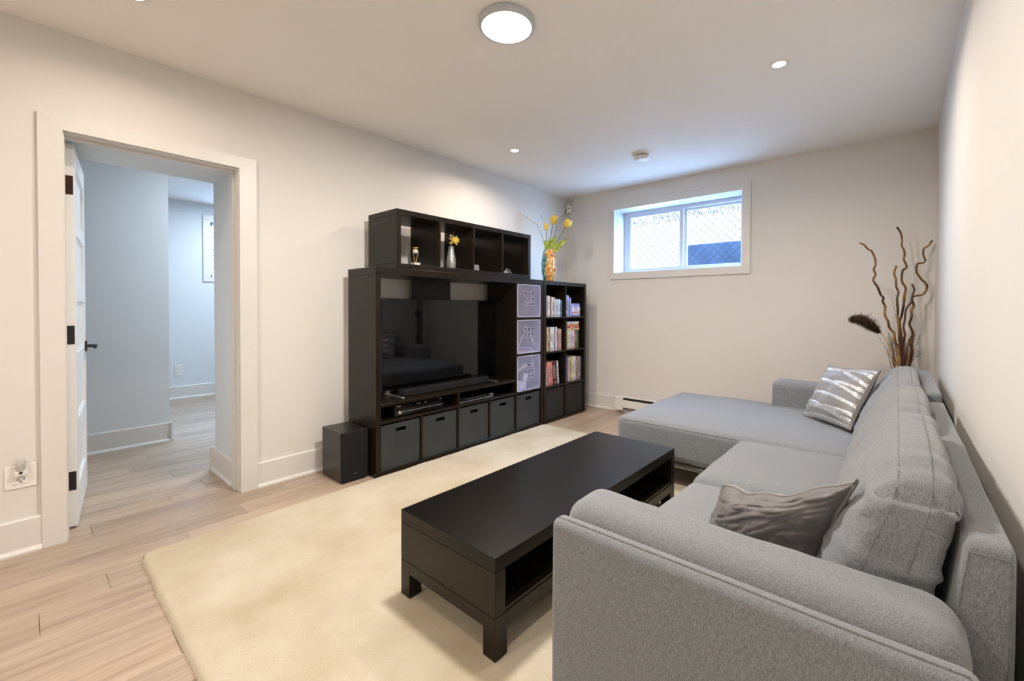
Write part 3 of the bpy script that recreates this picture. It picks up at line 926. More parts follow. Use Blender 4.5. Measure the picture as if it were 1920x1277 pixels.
# cube shelf lying on top
cy0, cy1, cz0, cz1 = 1.876, 3.358, TH, 1.905
sh = thing('cube_shelf', 'low black-brown four-cube shelf lying on top of the television unit', 'shelf', (.28, 2.62, TH))
XT = .468
B(XB, XT, cy0, cy0+.038, cz0+.039, cz1-.039, .001).build('side_panel', M['bb_z'], sh)
B(XB, XT, cy1-.038, cy1, cz0+.039, cz1-.039, .001).build('side_panel', M['bb_z'], sh)
B(XB, XT, cy0, cy1, cz1-.038, cz1, .001).build('top_panel', M['bb_y'], sh)
B(XB, XT, cy0, cy1, cz0+.0005, cz0+.038, .001).build('bottom_panel', M['bb_y'], sh)
cdiv = [2.262, 2.617, 2.970]
for y in cdiv:
    B(XB, XT-.001, y-.008, y+.008, cz0+.039, cz1-.039, .0006).build('divider', M['bb_z'], sh)

# bookcase
ky0, ky1 = 3.566, 4.337
bc = thing('bookcase', 'black-brown bookcase two cubes wide and four high, right of the television unit', 'bookcase', (.28, 3.95, 0))
B(XB, XF, ky0, ky0+.036, 0, 1.432, .001).build('side_panel', M['bb_z'], bc)
B(XB, XF, ky1-.036, ky1, 0, 1.432, .001).build('side_panel', M['bb_z'], bc)
B(XB, XF, ky0, ky1, 1.433, 1.473, .001).build('top_panel', M['bb_y'], bc)
B(XB, XF, ky0+.037, ky1-.037, .0005, .030, .001).build('bottom_panel', M['bb_y'], bc)
km = 3.947
B(XB, XF-.001, km-.008, km+.008, .031, 1.432, .0006).build('divider', M['bb_z'], bc)
ksh = [1.083, .724, .363]
for z in ksh:
    B(XB, XF-.001, ky0+.037, km-.009, z, z+.016, .0006).build('shelf', M['bb_y'], bc)
    B(XB, XF-.001, km+.009, ky1-.037, z, z+.016, .0006).build('shelf', M['bb_y'], bc)
B(XB, XB+.006, ky0+.037, km-.009, .031, 1.432).build('back_panel', M['bb_y'], bc)
B(XB, XB+.006, km+.009, ky1-.037, .031, 1.432).build('back_panel', M['bb_y'], bc)

# storage boxes (open topped board boxes with a finger slot)
def storage_box(y0, y1, z0, z1, label, mat, xf=XF-.012, slot=True, group=None):
    t = thing('storage_box', label, 'storage box', ((xf+XB)/2, (y0+y1)/2, z0), group)
    t_ = .006; x0 = XB+.03; yc = (y0+y1)/2
    mb = MB()
    if slot:
        sa, sb, za, zb = yc-.043, yc+.043, z1-.062, z1-.036
        mb.box(xf-t_, xf, y0, sa, z0, z1); mb.box(xf-t_, xf, sb, y1, z0, z1); mb.box(xf-t_, xf, sa, sb, z0, za); mb.box(xf-t_, xf, sa, sb, zb, z1)
    else:
        mb.box(xf-t_, xf, y0, y1, z0, z1, .002)
    mb.build('front_panel', mat, t)
    mb = MB(); mb.box(x0, xf-t_, y0, y0+t_, z0, z1); mb.box(x0, xf-t_, y1-t_, y1, z0, z1); mb.box(x0, x0+t_, y0, y1, z0, z1); mb.box(x0, xf-t_, y0, y1, z0, z0+t_)
    mb.build('box_body', mat, t)
    if slot:
        mb = MB(); mb.box(xf-t_-.05, xf-t_-.046, yc-.06, yc+.06, z1-.08, z1-.02); mb.build('slot_backing', M['dark'], t)
        mb = MB(); mb.box(xf, xf+.0015, y0, y1, z0, z0+.004); mb.build('edge_band', M['boxgrey'], t)
    else:
        mb = MB(); mb.box(xf, xf+.003, y0, y1, z1-.052, z1-.048, .001); mb.build('seam', mat, t)
    return t
G = 'charcoal storage boxes along the bottom of the television unit'
ORD = ['leftmost', 'second', 'third', 'fourth', 'fifth']
rows = [(1.758, 2.078), (2.109, 2.436), (2.468, 2.794), (2.825, 3.138), (3.172, 3.512)]
lab = ['leftmost charcoal storage box in the bottom row of the television unit, beside the subwoofer',
       'second charcoal storage box from the left in the bottom row, with pale scuff marks',
       'middle charcoal storage box in the bottom row of five below the television',
       'fourth charcoal storage box from the left, below the disc player',
       'charcoal storage box at the right end, under the lilac plastic bins']
pr = storage_box(*rows[0], .0365, .358, lab[0], M['boxgrey'], group=G)
for (a, b), l in list(zip(rows, lab))[1:]:
    storage_box(a, b, .0365, .358, l, M['boxgrey'], group=G)
storage_box(ky0+.040, km-.011, .031, .352, 'left black fabric storage box at the bottom of the bookcase', M['boxfab'], XF-.015, False, 'fabric boxes at the bottom of the bookcase')
storage_box(km+.011, ky1-.040, .031, .352, 'right black fabric storage box at the bottom of the bookcase', M['boxfab'], XF-.015, False, 'fabric boxes at the bottom of the bookcase')

# translucent bins with nine square holes
def bin_(z0, z1, label):
    y0, y1, xf, t_ = 3.170, 3.514, XF-.006, .003
    t = thing('plastic_bin', label, 'bin', (.28, 3.34, z0), 'lilac plastic bins in the narrow column')
    yc = (y0+y1)/2; hs, pitch = .013, .052; zc = (z0+z1)/2+.02
    ys = [y0]; 
    for i in (-1, 0, 1): ys += [yc+i*pitch-hs, yc+i*pitch+hs]
    ys.append(y1)
    zl = [z0]
    for i in (-1, 0, 1): zl += [zc+i*pitch-hs, zc+i*pitch+hs]
    zl.append(z1)
    mb = MB(); rim = MB()
    for i in range(7):
        for j in range(7):
            if i % 2 == 1 and j % 2 == 1:
                a, b, c, d_ = ys[i], ys[i+1], zl[j], zl[j+1]; e = .0032
                for q in ((a-e, b+e, c-e, c), (a-e, b+e, d_, d_+e), (a-e, a, c, d_), (b, b+e, c, d_)):
                    rim.box(xf-t_, xf+.0015, *q)
                continue
            mb.quad((xf, ys[i], zl[j]), (xf, ys[i+1], zl[j]), (xf, ys[i+1], zl[j+1]), (xf, ys[i], zl[j+1]))
    mb.build('front_panel', M['acrylic'], t, fixn=False)
    rim.build('hole_rims', M['acrylic_edge'], t)
    mb = MB(); x0 = .13
    mb.box(x0, xf-.004, y0, y0+t_, z0, z1); mb.box(x0, xf-.004, y1-t_, y1, z0, z1); mb.box(x0, x0+t_, y0, y1, z0, z1); mb.box(x0, xf-.004, y0+t_, y1-t_, z0, z0+t_)
    mb.build('bin_body', M['acrylic'], t)
    mb = MB(); e = .007
    mb.box(xf-.004, xf+.001, y0, y1, z0, z0+e); mb.box(xf-.004, xf+.001, y0, y1, z1-e, z1); mb.box(xf-.004, xf+.001, y0, y0+e, z0, z1); mb.box(xf-.004, xf+.001, y1-e, y1, z0, z1)
    mb.build('rim', M['acrylic_edge'], t)
    return t
bin_(1.1045, 1.421, 'topmost of the three lilac translucent bins, looking empty')
bin_(.7545, 1.078, 'middle lilac translucent bin with leaning papers and booklets inside')
bin_(.3920, .729, 'lowest lilac translucent bin with white gadgets inside')
# contents of the bins
def slab(name, label, cat, c, size, rot, mat, bev=.002):
    mm = Matrix.Translation(c) @ rot
    mb = MB(); a, b, c_ = size; mb.box(-a/2, a/2, -b/2, b/2, -c_/2, c_/2, bev, mm)
    return tag(mb.build(name, mat), label, cat)
RX = lambda a: Matrix.Rotation(radians(a), 4, 'X')
RY = lambda a: Matrix.Rotation(radians(a), 4, 'Y')
RZ = lambda a: Matrix.Rotation(radians(a), 4, 'Z')
pw = simple('white_card', (.85, .85, .88), .6)
pinkm = simple('pink_cover', (.62, .26, .34), .5)
slab('folder', 'white folder leaning left to right inside the middle lilac bin', 'folder', (.435, 3.235, .85), (.006, .012, .18), RX(-32), pw)
slab('folder', 'white folder leaning right to left inside the middle lilac bin', 'folder', (.435, 3.445, .85), (.006, .012, .18), RX(32), pw)
slab('booklet', 'white booklet lying lowest inside the middle lilac bin', 'booklet', (.39, 3.34, .767), (.12, .19, .014), RZ(0), pw)
slab('booklet', 'pink booklet lying on the white one inside the middle lilac bin', 'booklet', (.39, 3.34, .784), (.12, .17, .010), RZ(3), pinkm)
slab('booklet', 'pale blue booklet on top inside the middle lilac bin', 'booklet', (.39, 3.35, .799), (.11, .13, .012), RZ(-4), simple('pale_blue_cover', (.45, .50, .78), .5))
slab('adapter', 'white box-shaped adapter at the left inside the lowest lilac bin', 'adapter', (.41, 3.235, .440), (.06, .09, .085), RZ(8), pw, .008)
slab('cable_box', 'white upright narrow box leaning inside the lowest lilac bin', 'box', (.43, 3.315, .475), (.03, .035, .155), RX(-12), pw, .004)
slab('envelope', 'pale tan envelope lying on a slant inside the lowest lilac bin', 'envelope', (.40, 3.272, .60), (.06, .15, .02), RX(22), simple('tan_card', (.62, .50, .45), .7))
slab('ruler', 'slim white strip leaning at the right inside the lowest lilac bin', 'ruler', (.43, 3.45, .59), (.01, .010, .18), RX(12), pw)

# television
TVX = .205
tvo = thing('television', 'large flat black television in the middle bay of the storage unit', 'television', (TVX, 2.54, .5125))
B(TVX-.030, TVX, 1.915, 3.140, .548, 1.262, .003).build('bezel', M['gloss_black'], tvo)
B(TVX+.0002, TVX+.0012, 1.922, 3.128, .560, 1.255).build('screen', M['screen'], tvo)
B(TVX-.055, TVX-.0305, 2.15, 2.9, .60, .95, .01).build('back_housing', M['satin_black'], tvo)
for y, sgn in ((1.975, -1), (2.965, 1)):
    mb = MB(); mb.box(TVX-.06, TVX+.20, y-.011, y+.011, .5125, .519, .002); mb.box(TVX-.022, TVX-.006, y-.012, y+.012, .519, .556, .002); mb.build('foot', M['silver'], tvo)
sb = thing('soundbar', 'long black soundbar lying on the shelf in front of the television', 'soundbar', (.33, 2.45, .5125))
B(.290, .366, 1.998, 2.892, .5135, .566, .005).build('body', M['satin_black'], sb)
B(.3662, .368, 2.004, 2.886, .518, .560, .001).build('grille', M['grille'], sb)
rc = thing('av_receiver', 'black amplifier with silver control strip in the left compartment under the television', 'receiver', (.28, 2.1, .3905))
B(.14, .432, 1.880, 2.312, .398, .482, .003).build('case', M['satin_black'], rc)
B(.4322, .440, 1.880, 2.312, .398, .481, .002).build('face_plate', M['gloss_black'], rc)
B(.4402, .4425, 1.905, 2.312, .4215, .426, .0008).build('trim_strip', M['silver'], rc)
mb = MB(); mb.lathe([(.013, 0), (.013, .014), (.011, .016), (.001, .016)], (.440, 1.913, .424), 20, RY(90)); mb.build('volume_knob', M['chrome'], rc, auto=40)
mb = MB()
for y, z, l in ((1.895, .466, .035), (2.07, .462, .03), (2.135, .462, .022), (2.275, .466, .022)): mb.box(.4402, .4408, y, y+l, z, z+.005)
for i in range(16): mb.box(.4402, .4415, 1.935+i*.021, 1.938+i*.021, .436, .440)
mb.build('display_marks', M['silver'], rc)
for a in (1.91, 2.28): B(.18, .42, a-.015, a+.015, .391, .398).build('foot', M['black_metal'], rc)
dv = thing('disc_player', 'slim black disc player in the right compartment under the television', 'disc player', (.28, 2.68, .3905))
B(.20, .436, 2.486, 2.880, .3945, .430, .002).build('case', M['satin_black'], dv)
B(.4362, .440, 2.486, 2.880, .408, .430, .001).build('face_plate', M['gloss_black'], dv)
B(.4362, .441, 2.486, 2.880, .3945, .402, .001).build('trim_strip', M['silver'], dv)
mb = MB()
for i in range(12): mb.box(.4402, .4412, 2.56+i*.02, 2.566+i*.02, .416, .420)
mb.box(.4402, .4412, 2.83, 2.875, .413, .425)
mb.build('display_marks', M['silver'], dv)
for a in (2.50, 2.86): B(.22, .42, a-.01, a+.01, .391, .3945).build('foot', M['black_metal'], dv)

sw = thing('subwoofer', 'black box subwoofer on the floor beside the television unit', 'speaker', (.24, 1.6, 0))
B(.098, .372, 1.512, 1.702, .006, .343, .002).build('cabinet', M['black_side'], sw)
B(.3722, .386, 1.514, 1.700, .008, .341, .003).build('grille', M['grille'], sw)
B(.3862, .387, 1.598, 1.616, .052, .055).build('logo_plate', M['silver'], sw)
for x in (.12, .34):
    for y in (1.53, 1.68): B(x-.01, x+.01, y-.01, y+.01, 0, .006).build('foot', M['black_metal'], sw)

# ------------------------------------------------------------------ books
CLR = {'sage green': (.42, .48, .38), 'cream': (.74, .66, .52), 'mauve': (.45, .33, .38), 'white': (.78, .76, .74), 'brown': (.20, .11, .07), 'orange': (.70, .30, .10),
       'light blue': (.40, .55, .68), 'pale teal': (.45, .62, .62), 'sky blue': (.22, .40, .64), 'lavender': (.45, .43, .66), 'black': (.012, .012, .014), 'purple': (.18, .12, .32),
       'yellow': (.72, .56, .22), 'orange-red': (.58, .18, .08), 'navy': (.05, .06, .16), 'pink': (.66, .36, .34), 'peach': (.74, .50, .38), 'periwinkle': (.33, .36, .66), 'tan': (.56, .40, .24),
       'red': (.50, .06, .05), 'dark green': (.03, .10, .06), 'green': (.10, .20, .10), 'olive': (.36, .36, .06), 'grey': (.36, .36, .38), 'dark red': (.26, .03, .04), 'salmon': (.66, .24, .20), 'blue grey': (.30, .36, .46)}
BM = {k_: simple('cover_'+k_.replace(' ', '_').replace('-', '_'), v_, .5, var=.12, scale=60) for k_, v_ in CLR.items()}
INKS = [BM['navy'], BM['white'], BM['dark red'], BM['black'], BM['tan']]
bookmats = {}
rbk = random.Random(21)
def book_mesh(w_, h_, dp, mm, col, lying=False):
    """spine on +x at 0, thickness along y (0..w), height along z"""
    mb = MB(); c = min(.0018, w_*.12)
    mb.k = 0
    mb.box(-dp, 0, 0, c, 0, h_, 0, mm); mb.box(-dp, 0, w_-c, w_, 0, h_, 0, mm); mb.box(-c, 0.0008, 0, w_, 0, h_, .0008, mm)
    mb.k = 1; mb.box(-dp+.003, -c, c, w_-c, .003, h_-.003, 0, mm)
    mb.k = 2
    z0 = h_*rbk.uniform(.25, .4); z1 = h_*rbk.uniform(.65, .85)
    if w_ > .009:
        z = z0
        while z < z1:
            l = rbk.uniform(.006, .022); q = w_*rbk.uniform(.28, .36)
            mb.box(.0008, .0011, q, w_-q, z, min(z+l, z1), 0, mm); z += l+.006
        mb.box(.0008, .0011, w_*.25, w_*.75, h_*.06, h_*.06+.012, 0, mm)
    ink = rbk.choice(INKS)
    while CLR[col][1] < .2 and ink is not INKS[1] and ink is not INKS[4]: ink = rbk.choice(INKS)
    while CLR[col][1] >= .2 and (ink is INKS[1] or ink is INKS[4]): ink = rbk.choice(INKS)
    return mb.build('book', [BM[col], M['paper'], ink])
ordn = ['first', 'second', 'third', 'fourth', 'fifth', 'sixth', 'seventh', 'eighth', 'ninth', 'tenth', 'eleventh', 'twelfth', 'thirteenth', 'fourteenth', 'fifteenth', 'sixteenth']
XS = XF-.035
def upright(cell, y0, y1, z, items, tilt=0):
    tot = sum(i[1] for i in items); ct_ = cos(radians(tilt))
    y = y0+.002+(items[0][2]*sin(radians(tilt)))
    k_ = min(1, (y1-y-.004)*ct_/tot)
    for n_, (col, w_, h_) in enumerate(items):
        w_ *= k_
        mm = Matrix.Translation((XS-rbk.uniform(0, .012), y, z+.0005)) @ RX(tilt)
        o = book_mesh(w_-.0008, h_, rbk.uniform(.13, .19), mm, col)
        tag(o, '%s book, %s upright from left in %s bookcase cube' % (col, ordn[n_], cell), 'book', 'books in the bookcase')
        y += w_/ct_
    return y
def stack(cell, y0, z, items, what):
    for n_, (col, w_, h_) in enumerate(items):
        mm = Matrix.Translation((XS-rbk.uniform(0, .008), y0+h_+rbk.uniform(0, .004), z+.0003)) @ RX(90)
        o = book_mesh(w_-.0006, h_, .14, mm, col)
        # lying book: thickness now along z
        tag(o, '%s book lying flat, %s from bottom %s' % (col, ordn[n_], what), 'book', 'books in the bookcase')
        z += w_
    return z
yl0, yl1, yr0, yr1 = ky0+.037, km-.009, km+.009, ky1-.037
z1_, z2_, z3_ = ksh[0]+.016, ksh[1]+.016, ksh[2]+.016
upright('top left', yl0, yl1, z1_, [('sage green', .022, .232), ('cream', .02, .222), ('mauve', .026, .218), ('cream', .026, .224), ('white', .022, .218), ('brown', .016, .213), ('white', .024, .21), ('orange', .026, .206), ('cream', .02, .205), ('light blue', .03, .19), ('pale teal', .026, .19), ('white', .026, .188), ('sky blue', .044, .182)])
ye = upright('top right', yr0, yr0+.158, z1_, [('lavender', .045, .245), ('white', .024, .235), ('lavender', .02, .232), ('black', .018, .215), ('purple', .014, .212), ('lavender', .02, .208)])
stack('top right', yr0+.160, z1_, [('purple', .022, .158), ('white', .018, .152), ('red', .012, .155), ('white', .026, .150), ('white', .022, .158), ('lavender', .024, .152), ('periwinkle', .022, .150)], 'in the top right bookcase cube')
upright('second row left', yl0, yl1, z2_, [('black', .016, .245), ('yellow', .034, .242), ('orange-red', .018, .244), ('cream', .022, .246), ('black', .022, .242), ('cream', .026, .248), ('cream', .026, .246), ('white', .018, .25), ('navy', .026, .248), ('white', .028, .25), ('brown', .014, .235), ('pink', .022, .232), ('pink', .022, .228), ('peach', .022, .226)])
upright('second row right', yr0, yr1, z2_, [('periwinkle', .052, .255), ('tan', .022, .205), ('yellow', .024, .205), ('cream', .024, .207), ('white', .026, .205), ('mauve', .028, .206), ('white', .034, .205), ('red', .016, .204), ('brown', .022, .206), ('dark green', .018, .203), ('green', .022, .205)])
stack('second row right', yr0+.068, z2_+.2082, [('yellow', .020, .235), ('red', .026, .232), ('orange', .022, .228), ('white', .026, .225)], 'over the upright books in second row right')
upright('third row left', yl0, yl1, z3_, [('white', .024, .250), ('cream', .016, .246), ('red', .022, .248), ('salmon', .038, .24), ('pink', .02, .243), ('salmon', .022, .245), ('black', .026, .25), ('brown', .014, .246), ('dark red', .018, .25), ('black', .020, .252), ('white', .016, .25), ('pale teal', .018, .246)], 5.5)
upright('third row right', yr0, yr1, z3_, [('white', .036, .265), ('purple', .03, .264), ('purple', .03, .27), ('cream', .026, .268), ('olive', .03, .266), ('cream', .02, .272), ('white', .036, .268), ('white', .026, .27), ('brown', .022, .266), ('grey', .02, .268), ('mauve', .018, .266), ('grey', .022, .264), ('blue grey', .024, .258)])

# ------------------------------------------------------------------ things on the cube shelf
zc = cz0+.0385
t = thing('trophy', 'small gold trophy with ball on a white block, left cube of the top shelf', 'trophy', (.33, 2.131, zc))
B(.303, .357, 2.104, 2.158, zc, zc+.030, .002).build('base', M['marble'], t)
mb = MB()
for a in (-.5, .5):
    mb.tube([(.33, 2.131+a*.012, zc+.03), (.33, 2.131+a*.02, zc+.06), (.33, 2.131+a*.046, zc+.105), (.33, 2.131+a*.05, zc+.125)], [.004, .003, .003, .004], 6)
mb.build('stem', M['gold'], t, smooth=True)
mb = MB(); mb.ellipsoid((.33, 2.131, zc+.118), (.020, .020, .020), seg=14, rings=10); mb.build('ball', M['marble'], t, smooth=True)
mb = MB(); mb.lathe([(.012, zc+.128), (.022, zc+.140), (.027, zc+.150), (.020, zc+.148), (.001, zc+.137)], (.33, 2.131, 0), 14); mb.build('crown', M['gold'], t, smooth=True)
v = MB(); v.lathe([(.026, zc), (.034, zc+.008), (.041, zc+.045), (.040, zc+.075), (.033, zc+.120), (.025, zc+.160), (.022, zc+.185), (.024, zc+.195), (.019, zc+.193), (.017, zc+.17), (.001, zc+.165)], (.33, 2.485, 0), 24)
tag(v.build('vase', M['glitter'], auto=50), 'slender silver glitter vase in the second cube of the top shelf', 'vase')
ff = thing('dried_flower', 'yellow dried flower standing in the silver glitter vase', 'flower', (.33, 2.485, zc+.17))
mb = MB(); mb.tube([(.33, 2.485, zc+.17), (.332, 2.485, zc+.22), (.335, 2.495, zc+.245)], .0022, 5); mb.build('stem', M['straw'], ff)
mb = MB(); mb.tube([(.332, 2.482, zc+.17), (.335, 2.49, zc+.25), (.338, 2.50, zc+.30), (.338, 2.505, zc+.325)], [.002, .0018, .0014, .0008], 5); mb.build('twig', M['straw'], ff)
rr = random.Random(2)
for i in range(7):
    a = 2*pi*i/7+.3; mb = MB()
    dr = Vector((.55*cos(a), .85*cos(a)+.45, .75*sin(a)+.25)).normalized(); sd = dr.cross(Vector((1, 0, .2))).normalized()
    c0 = Vector((.338, 2.505, zc+.248))
    mb.grid(lambda u, v_, c0=c0, dr=dr, sd=sd: c0+dr*(.052*v_)+sd*((u-.5)*.026*sin(pi*min(1, v_*.85+.12)))+Vector((.012*(1-v_)*v_*4*.5, 0, 0)), 3, 4)
    mb.build('petal', M['petal'], ff, smooth=True, fixn=False)
mb = MB(); mb.ellipsoid((.336, 2.477, zc+.285), (.006, .010, .013)); mb.build('bud', M['blossom'], ff, smooth=True)
pf = thing('photo_frame', 'tiny silver photo frame in the third cube of the top shelf', 'photo frame', (.33, 2.775, zc))
mm = Matrix.Translation((.33, 2.775, zc+.001)) @ RZ(-12) @ RY(-12)
mb = MB()
for q in ((-.026, .026, .0, .009), (-.026, .026, .056, .066), (-.026, -.016, .009, .056), (.016, .026, .009, .056)): mb.box(-.004, .004, q[0], q[1], q[2], q[3], .001, mm)
mb.build('frame', M['silver'], pf)
mb = MB(); mb.box(-.003, .001, -.016, .016, .009, .056, 0, mm); mb.build('photo', simple('grey_photo', (.30, .30, .32), .4, var=.5, scale=60), pf)
mb = MB(); mb.box(-.030, -.027, -.006, .006, -.006, .05, 0, Matrix.Translation((.33, 2.775, zc+.006)) @ RZ(-12) @ RY(14)); mb.build('stand', M['silver'], pf)
# small chrome model motorbike
mo = thing('model_motorcycle', 'small chrome model motorcycle in the right cube of the top shelf', 'ornament', (.33, 3.18, zc))
for y in (3.148, 3.212):
    mb = MB(); pts = [(.33, y+.018*cos(2*pi*i/16), zc+.020+.018*sin(2*pi*i/16)) for i in range(17)]
    mb.tube(pts, .0035, 6, False); mb.tube([(.327, y, zc+.02), (.333, y, zc+.02)], .006, 8)
    for i in range(4):
        a = pi*i/4; mb.tube([(.33, y-.016*cos(a), zc+.02-.016*sin(a)), (.33, y+.016*cos(a), zc+.02+.016*sin(a))], .0009, 4)
    mb.build('wheel', M['chrome'], mo)
mb = MB(); mb.tube([(.33, 3.148, zc+.02), (.33, 3.160, zc+.052), (.33, 3.20, zc+.045), (.33, 3.212, zc+.02), (.33, 3.178, zc+.016), (.33, 3.160, zc+.052)], .003, 6); mb.ellipsoid((.33, 3.178, zc+.024), (.009, .014, .012)); mb.build('frame', M['chrome'], mo)
mb = MB(); mb.ellipsoid((.33, 3.173, zc+.050), (.008, .014, .008)); mb.ellipsoid((.33, 3.198, zc+.047), (.007, .016, .004)); mb.build('tank', M['silver'], mo, smooth=True)
mb = MB(); mb.tube([(.312, 3.166, zc+.064), (.33, 3.158, zc+.060), (.348, 3.166, zc+.064)], .0018, 5); mb.build('handlebar', M['chrome'], mo)

# ------------------------------------------------------------------ painted vase with tulips
vc = (.28, 3.880)
z0 = 1.4735
pv = MB(); pv.lathe([(.046, z0), (.052, z0+.006), (.066, z0+.06), (.077, z0+.13), (.080, z0+.19), (.076, z0+.25), (.067, z0+.31), (.058, z0+.345), (.057, z0+.360), (.051, z0+.359), (.050, z0+.34), (.058, z0+.30), (.001, z0+.28)], (*vc, 0), 40)
tag(pv.build('vase', M['vase'], auto=60), 'amber and teal painted glass vase on top of the bookcase', 'vase')
CAMR = r_; 
def tulip(pts, head, sz, label, openn):
    t = thing('tulip', label, 'flower', (vc[0], vc[1], 1.78), 'yellow tulips in the painted vase')
    pts = [(vc[0]+(pts[0][0]-vc[0])*.4, vc[1]+(pts[0][1]-vc[1])*.4, 1.765)] + list(pts)
    mb = MB(); mb.tube(pts, .0032, 6); mb.build('stem', M['stem'], t, smooth=True)
    h = Vector(head); axis = (h-Vector(pts[-2])).normalized(); b0 = Vector(pts[-1])
    a1 = axis.orthogonal().normalized(); a2 = axis.cross(a1)
    for k_ in range(6):
        th = 2*pi*k_/6+.2; rad = a1*cos(th)+a2*sin(th); tan_ = axis.cross(rad)
        R = sz[0]*(1 if k_ % 2 else .86); L = sz[1]*(1 if k_ % 2 else .93)
        def P(u, v_, rad=rad, tan_=tan_, R=R, L=L):
            w_ = R*1.25*sin(pi*min(1, .10+v_*.86))**.7*(u-.5)
            rr_ = R*(sin(pi*(.06+.62*v_))**.7)*(1+openn*v_*v_)
            return b0+axis*(L*v_)+rad*(rr_-.35*abs(u-.5)**2*R)+tan_*w_*1.15
        mb = MB(); mb.grid(P, 5, 7); mb.build('petal', M['petal'], t, smooth=True, fixn=False)
    return t
tulip([(.263, 3.87, 1.835), (.258, 3.868, 1.955), (.255, 3.867, 2.046)], (.256, 3.869, 2.088), (.027, .083), 'yellow tulip bud, leftmost and lowest in the painted vase', -.25)
tulip([(.28, 3.885, 1.835), (.293, 3.898, 1.973), (.31, 3.915, 2.116)], (.327, 3.93, 2.173), (.040, .098), 'tall middle yellow tulip in the painted vase', -.02)
tulip([(.301, 3.903, 1.835), (.363, 3.957, 1.955), (.414, 4.002, 2.084)], (.442, 4.026, 2.125), (.041, .094), 'right hand yellow tulip leaning towards the window wall', .12)
def leafo(pts, wd, label):
    P0, P1, P2 = [Vector(p) for p in pts]
    P0 = Vector((vc[0]+(P0.x-vc[0])*.6, vc[1]+(P0.y-vc[1])*.6, 1.77))
    def C(t_): return P0*(1-t_)**2+P1*2*t_*(1-t_)+P2*t_*t_
    side = Vector((-.644, .765, 0)).cross((P2-P0).normalized()).normalized()
    mb = MB()
    mb.grid(lambda u, v_: C(v_)+side*((u-.5)*2*wd*sin(pi*min(1, .12+.86*v_))**.8)+Vector((.644, -.765, 0))*(.012*abs(u-.5)*2), 6, 12)
    o = mb.build('tulip_leaf', M['leaf'], smooth=True, fixn=False)
    md = o.modifiers.new('thickness', 'SOLIDIFY'); md.thickness = .0012
    return tag(o, label, 'leaf', 'green leaves in the painted vase')
leafo([(.301, 3.903, 1.84), (.345, 3.94, 1.875), (.43, 4.013, 1.946)], .034, 'long green leaf bending right over the rim of the painted vase')
leafo([(.294, 3.897, 1.84), (.308, 3.909, 1.918), (.335, 3.934, 1.996)], .022, 'upright pointed green leaf among the tulip stems')
leafo([(.263, 3.87, 1.84), (.258, 3.868, 1.89), (.243, 3.855, 1.937)], .024, 'short green leaf at the left rim of the painted vase')
leafo([(.287, 3.891, 1.835), (.29, 3.894, 1.90), (.280, 3.888, 1.962)], .026, 'broad yellow green leaf below the middle tulip')
leafo([(.285, 3.882, 1.835), (.315, 3.905, 1.86), (.352, 3.945, 1.905)], .028, 'dark green leaf low under the long leaf of the painted vase')
bt = thing('blossom_twig', 'thin twig with pale buds arching left out of the painted vase', 'twig', (vc[0], vc[1], 1.78))
tw = [(.272, 3.876, 1.77), (.241, 3.853, 1.881), (.234, 3.847, 1.927), (.223, 3.839, 1.973), (.201, 3.822, 2.046), (.175, 3.801, 2.11), (.115, 3.752, 2.165), (.038, 3.688, 2.227)]
mb = MB(); mb.tube(tw, [.003, .0028, .0026, .0024, .0022, .002, .0018, .0014], 6); mb.build('stem', M['twig'], bt, smooth=True)
for a, s_ in (((.038, 3.688, 2.227), .012), ((.046, 3.70, 2.215), .010), ((.105, 3.745, 2.180), .014), ((.118, 3.755, 2.158), .011), ((.168, 3.795, 2.124), .013), ((.182, 3.806, 2.118), .010), ((.196, 3.818, 2.054), .013), ((.232, 3.845, 1.965), .014)):
    mb = MB(); mb.ellipsoid(a, (s_*.75, s_*.75, s_), seg=8, rings=6); mb.build('bud', M['blossom'], bt, smooth=True)
def smooth_pts(p, n=6):
    p = [Vector(q) for q in p]; out = []
    for i in range(len(p)-1):
        a, b, c, d_ = p[max(i-1, 0)], p[i], p[i+1], p[min(i+2, len(p)-1)]
        for k_ in range(n):
            t_ = k_/n
            out.append(.5*((2*b)+(c-a)*t_+(2*a-5*b+4*c-d_)*t_*t_+(3*b-a-3*c+d_)*t_**3))
    out.append(p[-1]); return out
def curl(pts, r, label):
    mb = MB(); mb.tube(smooth_pts([(.28, 3.88, 1.77)]+pts), r, 5)
    tag(mb.build('curly_twig', M['twig'], smooth=True), label, 'twig', 'curled wire-thin twigs in the painted vase')
curl([(.273, 3.879, 1.835), (.3, 3.904, 1.955), (.291, 3.899, 2.102), (.283, 3.894, 2.221), (.247, 3.865, 2.258), (.216, 3.838, 2.221), (.22, 3.84, 2.166), (.242, 3.858, 2.147)], .0007, 'thin curled twig looping above the left tulip')
curl([(.287, 3.891, 1.835), (.328, 3.928, 1.992), (.344, 3.943, 2.102), (.403, 3.994, 2.166), (.416, 4.007, 2.249), (.464, 4.049, 2.35), (.497, 4.08, 2.47)], .0011, 'longest thin twig reaching up towards the ceiling corner')
curl([(.294, 3.897, 1.835), (.334, 3.934, 2.028), (.361, 3.958, 2.12), (.388, 3.983, 2.203), (.423, 4.013, 2.268), (.409, 4.001, 2.203), (.431, 4.018, 2.185)], .0012, 'thin dark twig hooked over above the right hand tulip')
curl([(.28, 3.885, 1.835), (.313, 3.916, 2.01), (.348, 3.946, 2.065), (.369, 3.963, 2.029), (.334, 3.934, 2.084), (.354, 3.953, 2.166), (.402, 3.995, 2.231)], .0009, 'thin twig tangled between the middle and right tulips')

